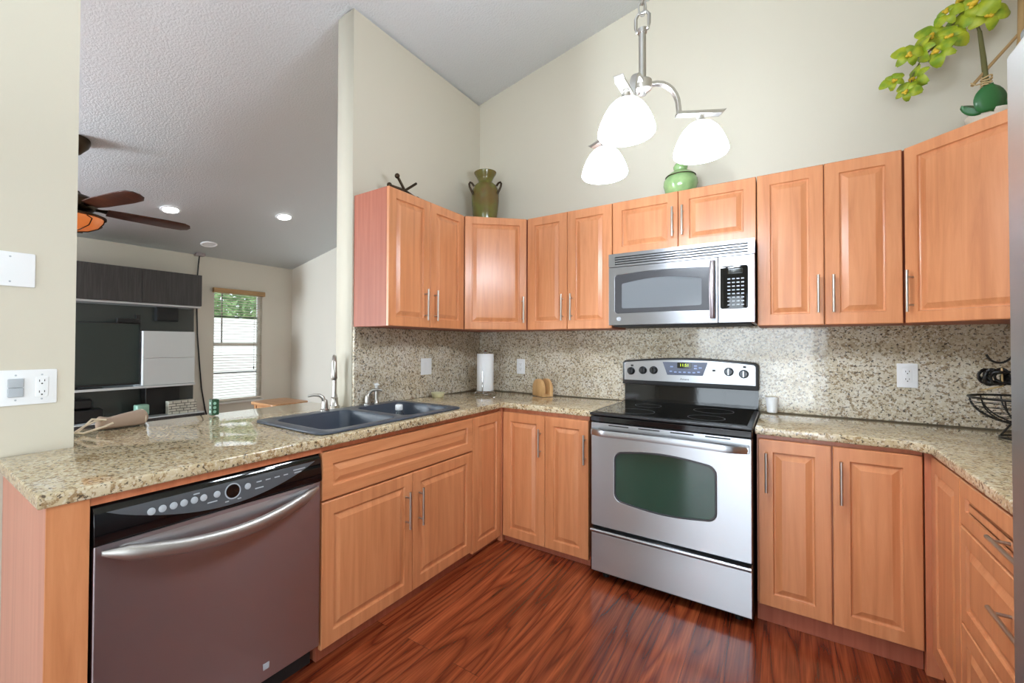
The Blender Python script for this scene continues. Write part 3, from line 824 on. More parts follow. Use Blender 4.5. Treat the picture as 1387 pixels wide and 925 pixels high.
# ------------------------------------------------------------------ refrigerator (faces -x)
def make_fridge():
    W = .90
    t = thing('refrigerator', 'tall stainless refrigerator at the right edge of the kitchen', 'refrigerator', (2.42, -1.925, 0), -90)
    MB().box(.002, W - .002, .065, .74, .03, 1.765).build('cabinet', 'fridge_side', t, bevel=.004)
    for x in (.06, W - .06):
        for y in (.12, .68): MB().lathe([(.02, .001), (.02, .03)], (x, y, 0), 14).build('foot', 'black_plastic', t)
    MB().box(.01, W - .01, .05, .065, .03, .1).build('toe_grille', 'black_matte', t)
    def d(name, x0, x1, hx):
        o = MB().box(x0, x1, 0, .06, .11, 1.782).build(name, 'steel', t, bevel=.008)
        MB().tube([(hx, -.001, .62), (hx, -.05, .66), (hx, -.05, 1.5), (hx, -.001, 1.54)], .012, 12).build('handle', 'steel', o)
    d('door', .0, W * .52, W * .52 - .05); d('door', W * .52 + .004, W, W * .52 + .05)
    MB().box(.012, .075, .012, .12, 1.7825, 1.812).build('hinge_cover', 'black_plastic', t, bevel=.006)
make_fridge()

# ------------------------------------------------------------------ wall plates
def wall_plate(name, label, cat, loc, rz, w_, h_, parts, group=None):
    t = thing(name, label, cat, loc, rz, group)
    m = MB(); plate_front(m, rrect(-w_ / 2, w_ / 2, -h_ / 2, h_ / 2, .004, 3), [], -.006, -.0005, .002); m.build('plate', 'white_plastic', t)
    for kind, x in parts:
        if kind == 'outlet':
            m = MB(); plate_front(m, rrect(x - .0165, x + .0165, -.034, .034, .003, 3), [], -.008, -.005, .001); f = m.build('receptacle', 'white_plastic', t)
            s = MB()
            for z in (-.019, .019):
                s.box(x - .0075, x - .0055, -.0083, -.0075, z - .002, z + .006).box(x + .0055, x + .0075, -.0083, -.0075, z - .001, z + .006)
                s.lathe([(.0025, 0), (.0025, -.0004)], (x, -.0079, z - .008), 10, 'Y')
            s.build('slots', 'slot', f)
        elif kind == 'rocker':
            m = MB(); plate_front(m, rrect(x - .0165, x + .0165, -.034, .034, .003, 3), [], -.008, -.005, .001); m.build('rocker_switch', 'white_plastic', t)
        elif kind == 'dimmer':
            for z0, z1 in ((.001, .031), (-.031, -.001)):
                m = MB(); plate_front(m, rrect(x - .019, x + .019, z0, z1, .003, 3), [], -.013, -.005, .002); m.build('switch_button', 'button_white', t)
        elif kind == 'screws':
            s = MB()
            for z in (-.042, .042): s.lathe([(.003, 0), (.003, -.0006), (.001, -.0009)], (x, -.006, z), 10, 'Y')
            s.build('screws', 'button_white', t)
    return t
wall_plate('blank_wall_plate', 'white blank cover plate high on the near left wall', 'wall plate', (0, -2.765, 1.541), 90, .122, .116, [('screws', 0)])
wall_plate('switch_outlet_plate', 'white plate with dimmer switch and outlet low on the near left wall', 'wall plate', (0, -2.715, 1.14), 90, .142, .12, [('dimmer', -.032), ('outlet', .032), ('screws', -.032), ('screws', .032)])
wall_plate('switch_plate', 'white double switch plate on the granite behind the sink', 'wall plate', (.02, -.700, 1.132), 90, .112, .118, [('rocker', -.023), ('rocker', .023)])
wall_plate('outlet', 'white outlet on the granite between paper towels and range', 'outlet', (.418, -.02, 1.118), 0, .072, .118, [('outlet', 0)], 'granite wall outlets')
wall_plate('outlet', 'white outlet on the granite in the right corner, left of the wire basket', 'outlet', (2.612, -.02, 1.145), 0, .076, .12, [('outlet', 0)], 'granite wall outlets')

# ------------------------------------------------------------------ things on the counters
def counter_items():
    z = ZC + .001
    t = thing('paper_towel_holder', 'chrome paper towel stand with a wire base ring', 'paper towel holder', (.265, -.30, z))
    b = MB()
    for r, h in ((.078, .004), (.066, .022)): b.tube([(r * math.cos(2 * PI * k / 32), r * math.sin(2 * PI * k / 32), h) for k in range(32)], .0035, 8, True)
    for k in range(4):
        a = 2 * PI * k / 4 + .4; b.tube([(.078 * math.cos(a), .078 * math.sin(a), .004), (.066 * math.cos(a), .066 * math.sin(a), .022)], .003, 8)
    for a in (0, PI / 2): b.tube([(.066 * math.cos(a), .066 * math.sin(a), .022), (-.066 * math.cos(a), -.066 * math.sin(a), .022)], .003, 8)
    b.build('base', 'chrome', t)
    MB().tube([(0, 0, .02), (0, 0, .318)], .005, 12).lathe([(.001, .31), (.011, .315), (.013, .322), (.009, .331), (.001, .334)], seg=16).build('pole', 'chrome', t)
    MB().tube([(.02, -.066, .02), (.022, -.069, .05), (.022, -.069, .175), (.0215, -.068, .18)], .0035, 8).build('tension_arm', 'chrome', t)
    r = MB().loops([[(rr * math.cos(2 * PI * k / 40), rr * math.sin(2 * PI * k / 40), h) for k in range(40)] for rr, h in ((.019, .028), (.062, .028), (.0635, .03), (.0635, .304), (.062, .306), (.019, .306), (.019, .028))], False, False)
    o = r.build('paper_towel_roll', 'paper', None); o.location = t.location
    tag(o, 'white paper towel roll standing on the chrome stand in the corner', 'paper towel')
    t = thing('napkin_holder', 'small light wooden arched napkin holder on the counter left of the range', 'napkin holder', (.665, -.135, z), -30)
    def half(y0, y1):
        m = MB(); p = [(-.068, .0), (.068, .0)] + [(.068 * math.cos(PI * k / 20), .055 + .072 * math.sin(PI * k / 20)) for k in range(21)]
        return plate_front(m, p, [], y0, y1, .002)
    half(-.045, -.021).build('side', 'light_wood', t); half(.021, .045).build('side', 'light_wood', t)
    MB().box(-.068, .068, -.0205, .0205, 0, .016).build('base', 'light_wood', t)
    t = thing('cup', 'small white cup against the backsplash right of the range', 'cup', (2.058, -.062, z))
    MB().lathe([(.021, 0), (.024, .003), (.031, .078), (.033, .084), (.031, .084), (.028, .076), (.021, .006), (.001, .005)], seg=28).build('bowl', 'white_plastic', t)
counter_items()
def make_basket():
    cx, cy, z = 2.925, -.30, ZC + .001
    t = thing('wire_basket', 'black wire fruit basket stand with hook on the right counter', 'basket', (cx, cy, z))
    rr, zr, zb = .17, .165, .055
    prof = lambda a: (rr * math.sin(a), zr - (zr - zb) * (1 - math.cos(a)) / 1.0)
    def ring(r, h, th): return MB().tube([(r * math.cos(2 * PI * k / 40), r * math.sin(2 * PI * k / 40), h) for k in range(40)], th, 8, True)
    ring(rr, zr, .0045).build('rim', 'wire_black', t)
    cage = MB()
    for k in range(14):
        a = 2 * PI * k / 14
        cage.tube([(rr * math.sin(b) * math.cos(a), rr * math.sin(b) * math.sin(a), zb + (zr - zb) * (1 - math.cos(b))) for b in [PI / 2 * q / 8 for q in range(1, 9)]], .0028, 6)
    for b in (.25, .45, .65, .85, 1.05, 1.25, 1.42):
        r = rr * math.sin(b); h = zb + (zr - zb) * (1 - math.cos(b))
        cage.tube([(r * math.cos(2 * PI * k / 36), r * math.sin(2 * PI * k / 36), h) for k in range(36)], .0016, 6, True)
    cage.build('cage', 'wire_black', t)
    ring(.085, .004, .004).build('base_ring', 'wire_black', t)
    legs = MB()
    for k in range(3):
        a = 2 * PI * k / 3 + .5; legs.tube([(.085 * math.cos(a), .085 * math.sin(a), .004), (.05 * math.cos(a), .05 * math.sin(a), .066)], .0035, 8)
    legs.build('support', 'wire_black', t)
    d = Vector((-.985, -.17, 0))
    f = lambda u, v: tuple(d * u + Vector((0, 0, v)))
    pts = [f(-.165, .165), f(-.168, .25), f(-.15, .345), f(-.10, .385), f(-.03, .392), f(.03, .37), f(.06, .325), f(.085, .308), f(.115, .318), f(.128, .345)]
    # smooth the hook
    for _ in range(2):
        q = [pts[0]]
        for a, b in zip(pts, pts[1:]):
            a, b = Vector(a), Vector(b); q += [tuple(a * .75 + b * .25), tuple(a * .25 + b * .75)]
        pts = q + [pts[-1]]
    MB().tube(pts, .0042, 8).build('hook', 'wire_black', t)
    # a coil of black cord hung in the hook
    o = thing('cord_bundle', 'bundled black cord with pale tie hanging from the basket hook', 'cord', (cx + d.x * .098, cy + d.y * .098, z + .252))
    c = MB(); rnd = random.Random(3); e = Vector((.17, -.985, 0))
    for k in range(12):
        ph = rnd.uniform(-.2, .2); a0 = .036 + rnd.uniform(-.016, .014); b0 = .034 + rnd.uniform(-.012, .012)
        pts = [tuple(-d * (a0 * math.cos(u) * 1.05) + e * (rnd.uniform(-.006, .006) + (k - 4) * .008) + Vector((0, 0, b0 * math.sin(u) * (0.6 + .4 * abs(math.cos(u))) + a0 * math.cos(u) * ph))) for u in [2 * PI * q / 24 for q in range(24)]]
        c.tube(pts, .0045, 7, True)
    c.build('coils', 'wire_black', o)
    c = MB().tube([tuple(e * .032 + Vector((0, 0, .038))), tuple(e * .046 + d * .006), tuple(e * .038 - Vector((0, 0, .034))), tuple(e * .02 + d * .03 - Vector((0, 0, .048))), tuple(e * .02 + d * .055 - Vector((0, 0, .055)))], .003, 6)
    c.build('tie', 'raffia', o)
    c = MB().box(-.016, .016, -.014, .014, -.03, .01).xf(Matrix.Translation(tuple(-d * .03)) @ Matrix.Rotation(.6, 4, 'Z'))
    c.build('plug', 'black_plastic', o, bevel=.003)
make_basket()

# ------------------------------------------------------------------ on top of the wall cabinets
def make_vase():
    t = thing('vase', 'olive glazed vase with three small dark loop handles on the left corner cabinet', 'vase', (.215, -.235, ZT + .001))
    MB().lathe([(.078, 0), (.082, .006), (.098, .12), (.108, .22), (.107, .29), (.092, .335), (.06, .362), (.054, .375), (.062, .40), (.085, .437), (.087, .446), (.081, .445), (.056, .40), (.048, .376), (.055, .355), (.09, .30), (.09, .05), (.001, .03)], seg=40).build('body', 'olive_glaze', t, ang=60)
    for a in (-116, 124, 4):
        c, s_ = math.cos(R(a)), math.sin(R(a))
        pts = [(r * c, r * s_, h) for r, h in ((.1, .325), (.118, .345), (.134, .348), (.142, .335), (.138, .312), (.122, .285), (.106, .262))]
        MB().tube(pts, [.009, .008, .008, .008, .008, .009, .01], 10).build('handle', 'bronze', t)
make_vase()
def make_jack():
    t = thing('jack_ornament', 'dark metal jack ornament with ball tips on the left wall cabinet', 'ornament', (.16, -1.05, ZT + .001))
    c = Vector((-.01, -.004, .082))
    tips = [((-.012, -.07, .156), True), ((-.01, .10, .158), False), ((-.05, -.10, .098), True), ((.03, .07, .0085), False), ((-.02, -.095, .0165), True), ((.075, .02, .0165), True)]
    for tip, ball in tips:
        MB().tube([c, tip], .0085, 10).build('rod', 'bronze', t)
        if ball: MB().ball(tip, .0165, 16).build('ball', 'bronze', t)
make_jack()
def make_jar():
    t = thing('lidded_pot', 'small round green glazed lidded pot on the cabinet above the microwave', 'pot', (1.605, -.16, ZT + .001))
    MB().lathe([(.055, 0), (.06, .004), (.085, .04), (.096, .08), (.093, .108), (.078, .128), (.07, .132), (.001, .132)], seg=40).build('body', 'green_glaze', t, ang=60)
    l = MB().lathe([(.08, .126), (.083, .131), (.078, .138), (.06, .152), (.04, .162), (.034, .168), (.038, .178), (.04, .192), (.03, .208), (.012, .22), (.003, .228), (.001, .23)], seg=36)
    l.build('lid', 'green_glaze', t, ang=60)
    MB().tube([(.083 * math.cos(2 * PI * k / 36), .083 * math.sin(2 * PI * k / 36), .129) for k in range(36)], .003, 8, True).build('rim_line', 'bronze', t)
make_jar()
def make_orchid():
    bx, by = 2.842, -.235
    t = thing('orchid', 'artificial green orchid in a pale pot on the right corner cabinet', 'plant', (bx, by, ZT + .001))
    MB().lathe([(.05, 0), (.056, .004), (.068, .084), (.074, .090), (.076, .102), (.070, .104), (.064, .096), (.001, .09)], seg=32).build('pot', 'ceramic_cream', t, ang=50)
    loc = lambda x, y, z: Vector((x - bx, y - by, z - ZT - .001))
    # leaves
    def leaf(base, tip, wd, bend, side):
        base, tip = Vector(base), Vector(tip); ax = tip - base; sv = Vector(side).normalized(); nv = ax.cross(sv).normalized()
        mb = MB(); n = 10; rows = []
        for k in range(n + 1):
            f = k / n; wk = wd * math.sin(PI * (f * .90 + .08)) ** .55; c = base + ax * f + nv * bend * math.sin(PI * f)
            rows.append([mb.bm.verts.new(c + sv * wk * q + nv * (.012 * abs(q) + o)) for q, o in ((-1, 0), (-.5, 0), (0, -.004), (.5, 0), (1, 0))])
        for a, b in zip(rows, rows[1:]):
            for i in range(4): mb.bm.faces.new((a[i], a[i + 1], b[i + 1], b[i]))
        o = mb.build('leaf', 'leaf', t, ang=70)
        m = o.modifiers.new('thick', 'SOLIDIFY'); m.thickness = .003
    leaf((-.022, -.082, .085), (-.016, -.088, .20), .054, -.006, (.9, .3, 0))
    leaf((-.035, -.068, .105), (-.100, -.06, .140), .026, .006, (.25, .3, .9))
    leaf((.02, -.01, .10), (.10, .03, .19), .04, -.012, (.6, -.6, .3))
    # stems and stakes
    P = [loc(2.85, -.23, 2.30), loc(2.838, -.21, 2.42), loc(2.832, -.2, 2.56), loc(2.822, -.2, 2.68), loc(2.80, -.2, 2.78), loc(2.75, -.2, 2.76), loc(2.70, -.2, 2.68), loc(2.645, -.2, 2.64), loc(2.61, -.2, 2.56), loc(2.60, -.2, 2.49)]
    MB().tube(P[:4], [.011, .010, .009, .007], 10).build('main_stem', 'stem', t)
    MB().tube(P[3:], [.006, .005, .004, .003, .003, .002, .002], 8).build('flower_stem', 'stem', t)
    MB().tube([loc(2.795, -.21, 2.443), loc(2.86, -.2, 2.53), loc(2.965, -.19, 2.665)], .0065, 8).build('stake', 'bamboo', t)
    MB().tube([loc(2.90, -.2, 2.30), loc(2.94, -.2, 2.60), loc(2.946, -.2, 2.95)], .012, 10).build('upright_stake', 'bamboo', t)
    rf = MB()
    for k in range(4): 
        c = loc(2.838, -.208, 2.43 + k * .012); rf.tube([c + Vector((.016 * math.cos(2 * PI * q / 14), .016 * math.sin(2 * PI * q / 14), .004 * math.sin(4 * PI * q / 14 + k))) for q in range(14)], .003, 6, True)
    rf.tube([loc(2.838, -.225, 2.44), loc(2.80, -.24, 2.43), loc(2.785, -.235, 2.446)], .0025, 6).build('raffia_tie', 'raffia', t)
    # blossoms: five petals and a lip
    def petal_data():
        mb = MB()
        for k in range(5):
            a = R(90 + 72 * k); rad = (.058, .066, .055, .055, .066)[k]; wd = (.021, .034, .022, .022, .034)[k]
            u = Vector((math.cos(a), 0, math.sin(a))); v = Vector((-math.sin(a), 0, math.cos(a)))
            rows = []
            for i in range(7):
                f = i / 6; wk = wd * math.sin(PI * (.1 + .86 * f)) ** .7
                rows.append([mb.bm.verts.new(u * (.006 + rad * f) + v * wk * q + Vector((0, -.012 * math.sin(PI * f) + .018 * f * f + .006 * q * q, 0))) for q in (-1, -.4, .4, 1)])
            for a_, b_ in zip(rows, rows[1:]):
                for i in range(3): mb.bm.faces.new((a_[i], a_[i + 1], b_[i + 1], b_[i]))
        bmesh.ops.solidify(mb.bm, geom=mb.bm.faces[:], thickness=.0016)
        return mb
    proto = petal_data().build('flower', 'petal', t, ang=70)
    lip = MB().ball((0, -.014, -.008), .011, 10, (.9, 1.2, 1.3)).ball((.008, -.016, -.018), .007, 8).ball((-.008, -.016, -.018), .007, 8).build('lip', 'lip_yellow', proto)
    spots = [(2.535, 2.535, 25, -30, .8), (2.588, 2.485, 5, 40, .85), (2.622, 2.55, -20, 70, .95), (2.588, 2.64, 30, 10, 1.0), (2.636, 2.655, -30, 95, .95),
             (2.676, 2.725, 20, 30, 1.15), (2.688, 2.612, -10, 120, 1.0), (2.73, 2.68, 15, 55, 1.1), (2.752, 2.735, -25, 15, 1.1), (2.805, 2.785, 10, 70, 1.3), (2.842, 2.735, 35, 20, 1.25), (2.785, 2.85, -15, 100, 1.25), (2.868, 2.815, 20, 50, 1.2), (2.72, 2.79, 0, 160, .9)]
    for i, (x, z, yaw, spin, sc) in enumerate(spots):
        if i == 0: f, l = proto, lip
        else:
            f = proto.copy(); l = lip.copy(); COL.objects.link(f); COL.objects.link(l); f.parent = t; l.parent = f
        f.location = loc(x, -.225 + .03 * ((i * 7) % 3 - 1), z); f.rotation_euler = (R(-12 + (i * 13) % 30), R(spin), R(-25 + yaw)); f.scale = (sc * .86,) * 3
make_orchid()

# ------------------------------------------------------------------ pendant lamp
def make_pendant():
    cx, cy = 1.702, -1.415
    t = thing('pendant_lamp', 'nickel three-arm pendant lamp with glowing white glass shades hanging by a chain', 'ceiling lamp', (cx, cy, 2.0))
    Z0 = 2.0
    def zz(v): return v - Z0
    MB().lathe([(.001, zz(2.196)), (.012, zz(2.198)), (.016, zz(2.206)), (.030, zz(2.214)), (.032, zz(2.222)), (.032, zz(2.246)), (.026, zz(2.252)), (.0125, zz(2.256)), (.0125, zz(2.42)), (.016, zz(2.424)), (.016, zz(2.44)), (.001, zz(2.442))], seg=28).build('stem', 'nickel', t, ang=35)
    lp = MB(); pts = [(-.02, 0, zz(2.436)), (-.023, 0, zz(2.452)), (-.023, 0, zz(2.485)), (-.014, 0, zz(2.50)), (.014, 0, zz(2.50)), (.023, 0, zz(2.485)), (.023, 0, zz(2.452)), (.02, 0, zz(2.436))]
    lp.tube(pts, .006, 8, True).build('loop', 'nickel', t)
    zc_ = ch(cx)
    z = 2.488; k = 0; chain = MB()
    while z < zc_ - .05:
        a = PI / 2 * (k % 2) + .4; h = .056
        chain.tube([(math.cos(a) * .0125 * math.cos(2 * PI * q / 14), math.sin(a) * .0125 * math.cos(2 * PI * q / 14), zz(z) + h / 2 + h / 2 * math.sin(2 * PI * q / 14)) for q in range(14)], .0032, 7, True)
        z += .042; k += 1
    chain.tube([(.004, 0, zz(2.49)), (.012, .008, zz(2.7)), (-.01, .006, zz(3.0)), (.01, -.006, zz(3.3)), (0, 0, zz(zc_ - .03))], .0025, 6)
    chain.build('chain', 'nickel', t)
    MB().lathe([(.001, zz(zc_ - .045)), (.02, zz(zc_ - .045)), (.05, zz(zc_ - .03)), (.062, zz(zc_ - .014)), (.062, zz(zc_ - .001 + .012)), (.001, zz(zc_ + .012))], seg=28).build('canopy', 'nickel', t)
    for ang in (-90, 30, 150):
        d = Vector((math.cos(R(ang)), math.sin(R(ang)), 0)); s = Vector((-d.y, d.x, 0))
        prof = [(.028, 2.236), (.05, 2.238)] + [(.05 + .075 * math.sin(R(q)), 2.148 + .09 * math.cos(R(q))) for q in range(15, 91, 15)] + [(.128, 2.124)]
        rings = []
        for i, (u, v) in enumerate(prof):
            pu, pv = prof[max(i - 1, 0)]; nu, nv = prof[min(i + 1, len(prof) - 1)]
            tn = Vector((nu - pu, nv - pv)).normalized(); no = Vector((-tn.y, tn.x))
            rings.append([d * (u + no.x * b) + s * a + Vector((0, 0, zz(v + no.y * b))) for a, b in ((-.011, -.006), (.011, -.006), (.011, .006), (-.011, .006))])
        arm = MB().loops(rings).build('arm', 'nickel', t, ang=30, bevel=.002)
        bar = MB().loops([[d * u + s * a + Vector((0, 0, zz(v))) for a, v in ((-.015, v0), (.015, v0), (.015, v1), (-.015, v1))] for u, v0, v1 in ((.118, 2.115, 2.127), (.268, 2.115, 2.127), (.283, 2.127, 2.129))])
        bar.build('bar', 'nickel', arm, bevel=.0015)
        c = d * .2
        MB().lathe([(.001, zz(2.117)), (.011, zz(2.116)), (.014, zz(2.106)), (.013, zz(2.096)), (.020, zz(2.092)), (.024, zz(2.084)), (.001, zz(2.082))], tuple(c), 20).build('socket', 'nickel', arm)
        pr = [(.022, 2.086), (.040, 2.079), (.056, 2.062), (.070, 2.038), (.081, 2.012), (.0875, 1.99), (.0885, 1.979), (.084, 1.973), (.081, 1.98), (.074, 2.01), (.062, 2.036), (.048, 2.058), (.034, 2.07), (.001, 2.074)]
        MB().lathe([(r, zz(v)) for r, v in pr], tuple(c), 40).build('lamp_shade', 'shade_lit', arm, ang=70)
make_pendant()

# ------------------------------------------------------------------ living room
def downlight(label, x, y, lit):
    t = thing('downlight', label, 'ceiling light', (x, y, ch(x)), 0, 'living room downlights')
    t.rotation_euler = (0, -math.atan(SL), 0)
    MB().lathe([(.074, .004), (.098, .004), (.098, -.004), (.09, -.008), (.078, -.008), (.074, -.004)], seg=36, cap=False).build('trim_ring', 'white_plastic', t)
    MB().lathe([(.076, -.003), (.04, -.005), (.001, -.006)], seg=32).build('lens', 'downlight_lit' if lit else 'downlight_off', t)
downlight('lit recessed downlight just beyond the fan blade tip', -3.26, -1.16, True)
downlight('lit recessed downlight nearest the corner wall of the living room', -2.79, -.13, True)
downlight('unlit recessed ceiling light above the living room window wall', -4.01, -.455, False)

def make_fan():
    x, y, h = -2.42, -2.11, 2.36
    t = thing('ceiling_fan', 'dark wood ceiling fan with amber glass bowl light, half behind the near wall', 'ceiling fan', (x, y, h))
    c = ch(x) - h
    MB().lathe([(.001, c - .11), (.03, c - .11), (.05, c - .085), (.08, c - .05), (.092, c - .02), (.092, c + .02), (.001, c + .025)], seg=32).build('canopy', 'bronze', t)
    MB().tube([(0, 0, .1), (0, 0, c - .1)], .012, 12).build('downrod', 'bronze', t)
    MB().lathe([(.001, .13), (.03, .13), (.04, .11), (.10, .09), (.135, .06), (.14, .02), (.12, -.012), (.09, -.03), (.001, -.03)], seg=36).build('motor_housing', 'bronze', t, ang=50)
    for k in range(5):
        a = 86 + 72 * k
        M = Matrix.Rotation(R(a), 4, 'Z') @ Matrix.Rotation(R(-14), 4, 'X')
        p = [(.20, -.052), (.32, -.064), (.62, -.072), (.74, -.066), (.785, -.04), (.80, 0), (.785, .04), (.74, .066), (.62, .072), (.32, .064), (.20, .052)]
        b = MB(); plate_flat(b, p, [], -.005, .003, .001); b.xf(M)
        bl = b.build('blade', 'dark_wood', t)
        br = MB(); plate_flat(br, [(.09, -.02), (.16, -.022), (.24, -.045), (.29, -.02), (.31, 0), (.29, .02), (.24, .045), (.16, .022), (.09, .02)], [], .0032, .009, .001); br.xf(M).build('blade_iron', 'bronze', bl)
    lk = MB().lathe([(.05, -.03), (.06, -.05), (.18, -.058), (.198, -.066), (.198, -.078), (.178, -.08), (.04, -.06)], seg=36, cap=False).build('light_rim', 'bronze', t)
    MB().lathe([(.18, -.076), (.174, -.10), (.142, -.145), (.08, -.178), (.02, -.188), (.001, -.189)], seg=36, cap=False).build('glass_bowl', 'amber_glass', t, ang=60)
    sc = MB()
    for k in range(6):
        a = 2 * PI * k / 6 + .2
        sc.tube([(r * math.cos(a + .25 * math.sin(i)), r * math.sin(a + .25 * math.sin(i)), h_) for i, (r, h_) in enumerate(((.184, -.083), (.178, -.10), (.146, -.147), (.084, -.182), (.02, -.193)))], .004, 6)
    sc.lathe([(.001, -.18), (.02, -.184), (.018, -.2), (.008, -.21), (.001, -.212)], seg=16)
    sc.build('scrollwork', 'bronze', t)
make_fan()

XW = -4.45
t = thing('ceiling_hook_plate', 'small dark ceiling plate with a black cord running down the wall beside the television unit', 'ceiling plate', (XW + .05, -.41, ch(XW + .05)))
MB().box(-.048, .05, -.055, .055, -.03, .02).build('plate', 'steel_dark', t, bevel=.004)
zc_ = ch(XW + .05)
MB().tube([(.0, 0, -.02), (-.02, -.005, -.15), (-.035, -.012, -.35), (-.038, -.012, -.7), (-.036, .0, -1.1), (-.036, .03, -1.5), (-.036, .06, -1.85), (-.036, .11, -2.15), (-.036, .15, -2.3), (-.03, .2, -2.48)], .009, 8).build('cord', 'wire_black', t)

def box_front(root, name, mat, x0, x1, y0, y1, z0, z1, bev=.002): return MB().box(x0, x1, y0, y1, z0, z1).build(name, mat, root, bevel=bev)
# upper cabinets over the television
t = thing('media_wall_cabinet', 'dark grey wood-grain cabinet high on the wall above the television', 'wall cabinet', (XW, 0, 0))
box_front(t, 'cabinet_body', 'ash_black', .002, .378, -2.42, -.516, 1.772, 2.174)
for y0, y1 in ((-2.42, -1.80), (-1.797, -1.166), (-1.163, -.516)): box_front(t, 'door', 'ash_black', .379, .398, y0, y1, 1.774, 2.174)
t = thing('light_shelf', 'thin white shelf strip directly under the dark media cabinet', 'shelf', (XW, 0, 0))
box_front(t, 'shelf', 'white_gloss', .03, .37, -2.42, -.52, 1.748, 1.770)
t = thing('back_panel', 'glossy black panel behind the television on the living room wall', 'panel', (XW, 0, 0))
box_front(t, 'panel', 'panel_grey', .002, .028, -2.42, -.46, .42, 1.772)
t = thing('media_shelf', 'long white shelf under the television and the white glossy cabinet', 'shelf', (XW, 0, 0))
box_front(t, 'shelf', 'white_gloss', .03, .36, -2.42, -.565, .752, .778)
t = thing('white_cabinet', 'glossy white two-flap cabinet right of the television', 'cabinet', (XW, 0, 0))
box_front(t, 'cabinet_body', 'white_plastic', .03, .325, -1.128, -.57, .780, 1.437)
box_front(t, 'door', 'white_gloss', .326, .344, -1.128, -.57, .781, 1.106); box_front(t, 'door', 'white_gloss', .326, .344, -1.128, -.57, 1.111, 1.437)
t = thing('television', 'flat black television on the white shelf left of the glossy white cabinet', 'television', (XW, -1.74, 0))
box_front(t, 'housing', 'black_plastic', .24, .288, -.60, .60, .797, 1.528, .006)
box_front(t, 'screen', 'tv_screen', .287, .290, -.585, .585, .822, 1.513, .0)
MB().box(.20, .33, -.25, .25, .7785, .786).box(.255, .275, -.04, .04, .786, .83).build('stand', 'black_plastic', t, bevel=.003)
t = thing('tv_camera_bar', 'small black device standing on the television top edge', 'camera', (XW, -1.21, 1.529))
MB().box(.24, .30, -.16, .07, .0, .05).build('body', 'black_plastic', t, bevel=.004)
MB().box(.25, .29, .02, .07, -.0, .10).build('side_unit', 'black_plastic', t, bevel=.004)
t = thing('wall_speaker', 'small black square speaker hung on the glossy panel above the white cabinet', 'speaker', (XW, -.80, 1.665))
MB().box(.0285, .12, -.12, .12, -.09, .085).build('housing', 'black_matte', t, bevel=.004)
MB().box(.12, .124, -.11, .11, -.08, .075).build('grille', 'slot', t, bevel=.001)
t = thing('media_bench', 'low dark bench with white top edge under the television wall', 'bench', (XW, 0, 0))
box_front(t, 'bench_body', 'ash_black', .03, .398, -2.42, -.47, .002, .388)
box_front(t, 'bench_top', 'white_gloss', .03, .402, -2.42, -.466, .389, .402)
for y0, y1 in ((-2.42, -1.80), (-1.797, -1.14), (-1.137, -.47)): box_front(t, 'drawer', 'ash_black', .3985, .41, y0, y1, .05, .384)
t = thing('subwoofer', 'black box speaker on the bench behind the brick-patterned box', 'speaker', (XW, -.86, .403))
MB().box(.06, .22, -.20, .17, 0, .335).build('housing', 'black_plastic', t, bevel=.006)
MB().box(.22, .226, -.18, .15, .02, .31).build('grille', 'black_matte', t)
t = thing('set_top_box', 'flat black media receiver on the bench below the television', 'receiver', (XW, -1.72, .403))
MB().box(.08, .30, -.27, .24, .012, .14).build('housing', 'black_plastic', t, bevel=.01)
MB().box(.10, .28, -.25, .22, .0, .012).build('feet', 'black_matte', t)
t = thing('soundbar', 'long black speaker lying on the media receiver under the television', 'speaker', (XW, -1.78, .544))
MB().box(.12, .26, -.30, .22, 0, .12).build('housing', 'black_plastic', t, bevel=.03)
MB().box(.2601, .263, -.26, .18, .03, .09).build('grille', 'black_matte', t)
t = thing('tea_light_box', 'pale mint square lantern on the white bench top', 'lantern', (XW + .30, -1.125, .403))
MB().loops([[(x, y, z) for x, y in rrect(-a, a, -a, a, .018, 4)] for a, z in ((.056, .022), (.064, .04), (.064, .135), (.06, .148), (.05, .146))]).build('glass', 'mint', t)
MB().loops([[(x, y, z) for x, y in rrect(-a, a, -a, a, .018, 4)] for a, z in ((.05, 0), (.058, .004), (.058, .0215))]).build('base', 'white_plastic', t)
t = thing('brick_box', 'white box printed with a brick pattern at the bench end', 'box', (XW + .30, -.70, .403))
MB().box(-.05, .05, -.16, .16, 0, .16).build('box', 'brick_print', t, bevel=.003)
ln = MB()
for i, z in enumerate((.032, .064, .096, .128)): ln.box(.0502, .0512, -.157, .157, z - .003, z + .003)
for r_ in range(5):
    for k in range(4):
        y = -.157 + .04 + k * .085 + (.042 if r_ % 2 else 0) + random.uniform(-.012, .012)
        if y < .15: ln.box(.0502, .0512, y - .003, y + .003, r_ * .032, r_ * .032 + .032)
ln.build('joint_print', 'slot', t)

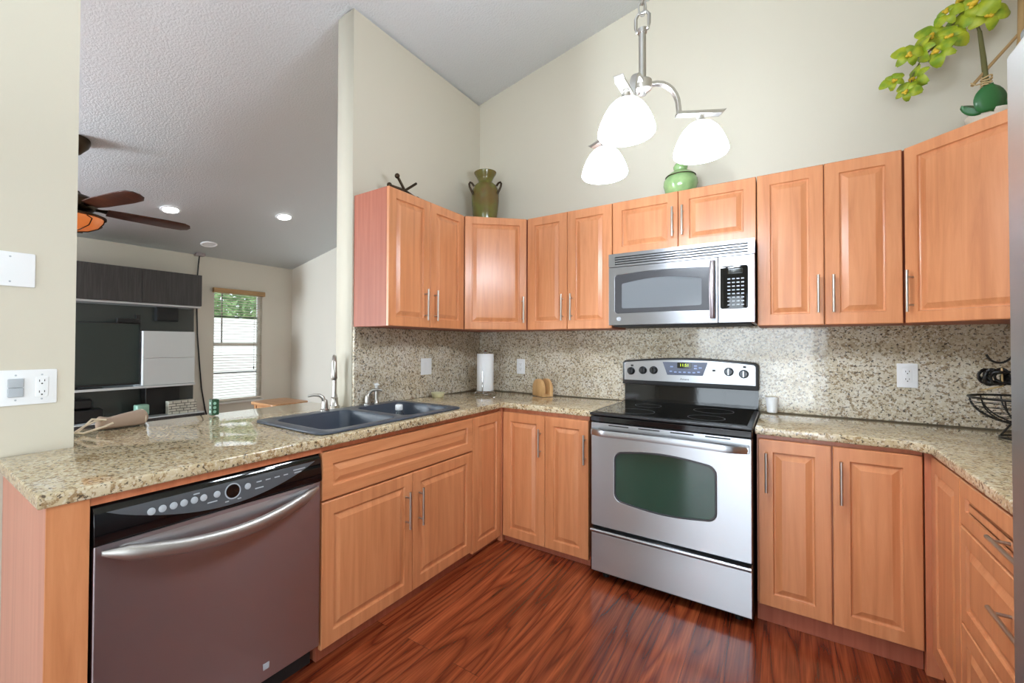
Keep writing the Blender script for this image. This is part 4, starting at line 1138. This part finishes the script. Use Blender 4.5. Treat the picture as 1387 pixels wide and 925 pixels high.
# window 1 blind
def make_blind():
    t = thing('window_blind', 'wooden-valanced white slatted blind over the living room window, slats open', 'blind', (XW, (WY0 + WY1) / 2, WZ1))
    hw = (WY1 - WY0) / 2
    MB().box(.002, .055, -hw - .02, hw + .02, -.055, .012).build('valance', 'valance_wood', t, bevel=.003)
    n = 40; z0 = -(WZ1 - WZ0) + .03; sl = MB()
    for k in range(n):
        z = z0 + .03 + (-.065 - z0 - .03) * k / (n - 1)
        tl = .0035 if k < n * .42 else .001
        sl.loops([[(x_, y_, z + dz) for x_, dz in ((-.024, -tl - .0014), (.016, tl - .0014), (.016, tl + .0014), (-.024, -tl + .0014))] for y_ in (-hw + .006, hw - .006)])
    sl.build('slats', 'slat', t)
    MB().box(-.022, .014, -hw + .006, hw - .006, z0 - .012, z0 + .01).build('bottom_rail', 'slat', t, bevel=.002)
    c = MB()
    for y in (-hw * .68, hw * .68): c.tube([(-.004, y, -.05), (-.004, y, z0)], .0015, 6)
    c.build('ladder_cords', 'slat', t)
    MB().tube([(.02, hw * .62, -.05), (.02, hw * .62, -1.12)], .0015, 6).lathe([(.001, -1.12), (.006, -1.125), (.009, -1.16), (.001, -1.165)], (.02, hw * .62, 0), 10).build('pull_cord', 'bezel', t)
make_blind()

# small furniture seen over the counter
t = thing('side_table', 'tan wooden side table by the far living room wall, seen over the sink', 'table', (-2.75, -.18, 0))
m = MB(); plate_flat(m, rrect(-.26, .26, -.24, .22, .06, 5), [], .575, .61, .006); m.build('tabletop', 'tan_wood', t)
for sx in (-.2, .2):
    for sy in (-.18, .16): MB().loops([[(sx + a * u, sy + a * v, z) for u, v in ((-1, -1), (1, -1), (1, 1), (-1, 1))] for a, z in ((.014, .001), (.022, .574))]).build('leg', 'tan_wood', t)
MB().box(-.2, .2, -.19, -.17, .50, .573).box(-.2, .2, .15, .17, .50, .573).build('apron', 'tan_wood', t)

def make_bag():
    t = thing('tote_bag', 'beige cloth bag slumped at the counter edge beside the near wall', 'bag', (-.315, -2.385, ZC + .001), 4)
    rings = []
    secs = [(-.075, .016, .056, 0), (-.06, .034, .062, .0), (-.035, .044, .044, .0), (.0, .046, .056, .0), (.03, .047, .060, 0), (.07, .046, .068, 0), (.094, .044, .074, .0), (.106, .036, .02, .0)]
    rnd = random.Random(5)
    for y, hw, h, o in secs:
        ring = []
        for k in range(16):
            a = 2 * PI * k / 16; ca, sa = math.cos(a), math.sin(a)
            ring.append((hw * math.copysign(abs(ca) ** .7, ca) + rnd.uniform(-.003, .003), y + .012 * sa * (1 if y > .05 else .2), h / 2 + h / 2 * math.copysign(abs(sa) ** .7, sa) + (rnd.uniform(-.003, .003) if sa > -.5 else 0)))
        rings.append(ring)
    b = MB().loops(rings).build('body', 'linen', t, ang=70)
    m = b.modifiers.new('sub', 'SUBSURF'); m.levels = 2; m.render_levels = 2
    st = MB()
    for q in (0, 1):
        pts = [(.02 + .012 * q, -.05, .045), (.035, -.09 - .01 * q, .044 + .01 * q), (.04, -.125, .03), (.045, -.15 - .012 * q, .008), (.06, -.135, .004), (.06, -.10, .012), (.05, -.06, .02), (.046, -.03, .03)]
        st.tube(pts, .0045, 8)
    st.build('strap', 'strap', t)
    MB().tube([(.04 * math.cos(2 * PI * k / 20), .094, .034 + .034 * math.sin(2 * PI * k / 20)) for k in range(20)], .0035, 8, True).build('piping', 'strap', t)
make_bag()
t = thing('green_tin', 'small dark green box with pale dots standing at the counter back edge', 'box', (-.345, -1.966, ZC + .001))
MB().box(-.018, .018, -.018, .018, 0, .082).build('tin', 'green_dark', t, bevel=.002)
d = MB()
for k in range(3): d.lathe([(.008, 0), (.008, .0006)], (.018, -.004, .018 + k * .022), 16, 'X')
for k in range(3): d.lathe([(.008, 0), (.008, -.0006)], (-.002, -.018, .018 + k * .022), 16, 'Y')
d.build('dots', 'mint', t)

# ------------------------------------------------------------------ outside window 1
struct(MB().box(-16, -4.62, -9, 9, -.12, -.05).build('ground', 'outdoor_paving', smooth=False))
t = thing('garden_wall', 'white garden wall standing outside behind the living room window', 'wall', (-9.0, 0, 0))
MB().box(-.08, .08, -4, 6, -.05, 1.80).build('wall_face', 'fence_white', t); MB().box(-.12, .12, -4, 6, 1.80, 1.90).build('coping', 'fence_white', t, bevel=.01)
def tree(x, y, h, r, seed):
    rnd = random.Random(seed)
    t = thing('tree', 'pale green leafy tree beyond the white garden wall, seen through the blind' if seed == 1 else 'taller leafy tree beyond the garden wall, right half of the window', 'tree', (x, y, -.05))
    MB().tube([(0, 0, 0), (.05, .02, h * .3), (0, .05, h * .6)], [.12, .09, .05], 10).build('trunk', 'bark', t)
    f = MB()
    for k in range(1500):
        a = rnd.uniform(0, 2 * PI); u = rnd.uniform(-1, 1); q = r * rnd.uniform(.4, 1) 
        c = Vector((q * math.sqrt(1 - u * u) * math.cos(a), q * math.sqrt(1 - u * u) * math.sin(a), h * .68 + q * u * .8))
        e1 = Vector((rnd.uniform(-1, 1), rnd.uniform(-1, 1), rnd.uniform(-1, 1))).normalized(); e2 = e1.orthogonal().normalized(); s = rnd.uniform(.07, .15)
        f.face([c - e1 * s, c + e2 * s * .45, c + e1 * s, c - e2 * s * .45])
    f.build('foliage', 'foliage', t, smooth=False)
tree(-11.2, 2.2, 3.4, 1.05, 1); tree(-11.6, 4.4, 3.7, 1.1, 2)
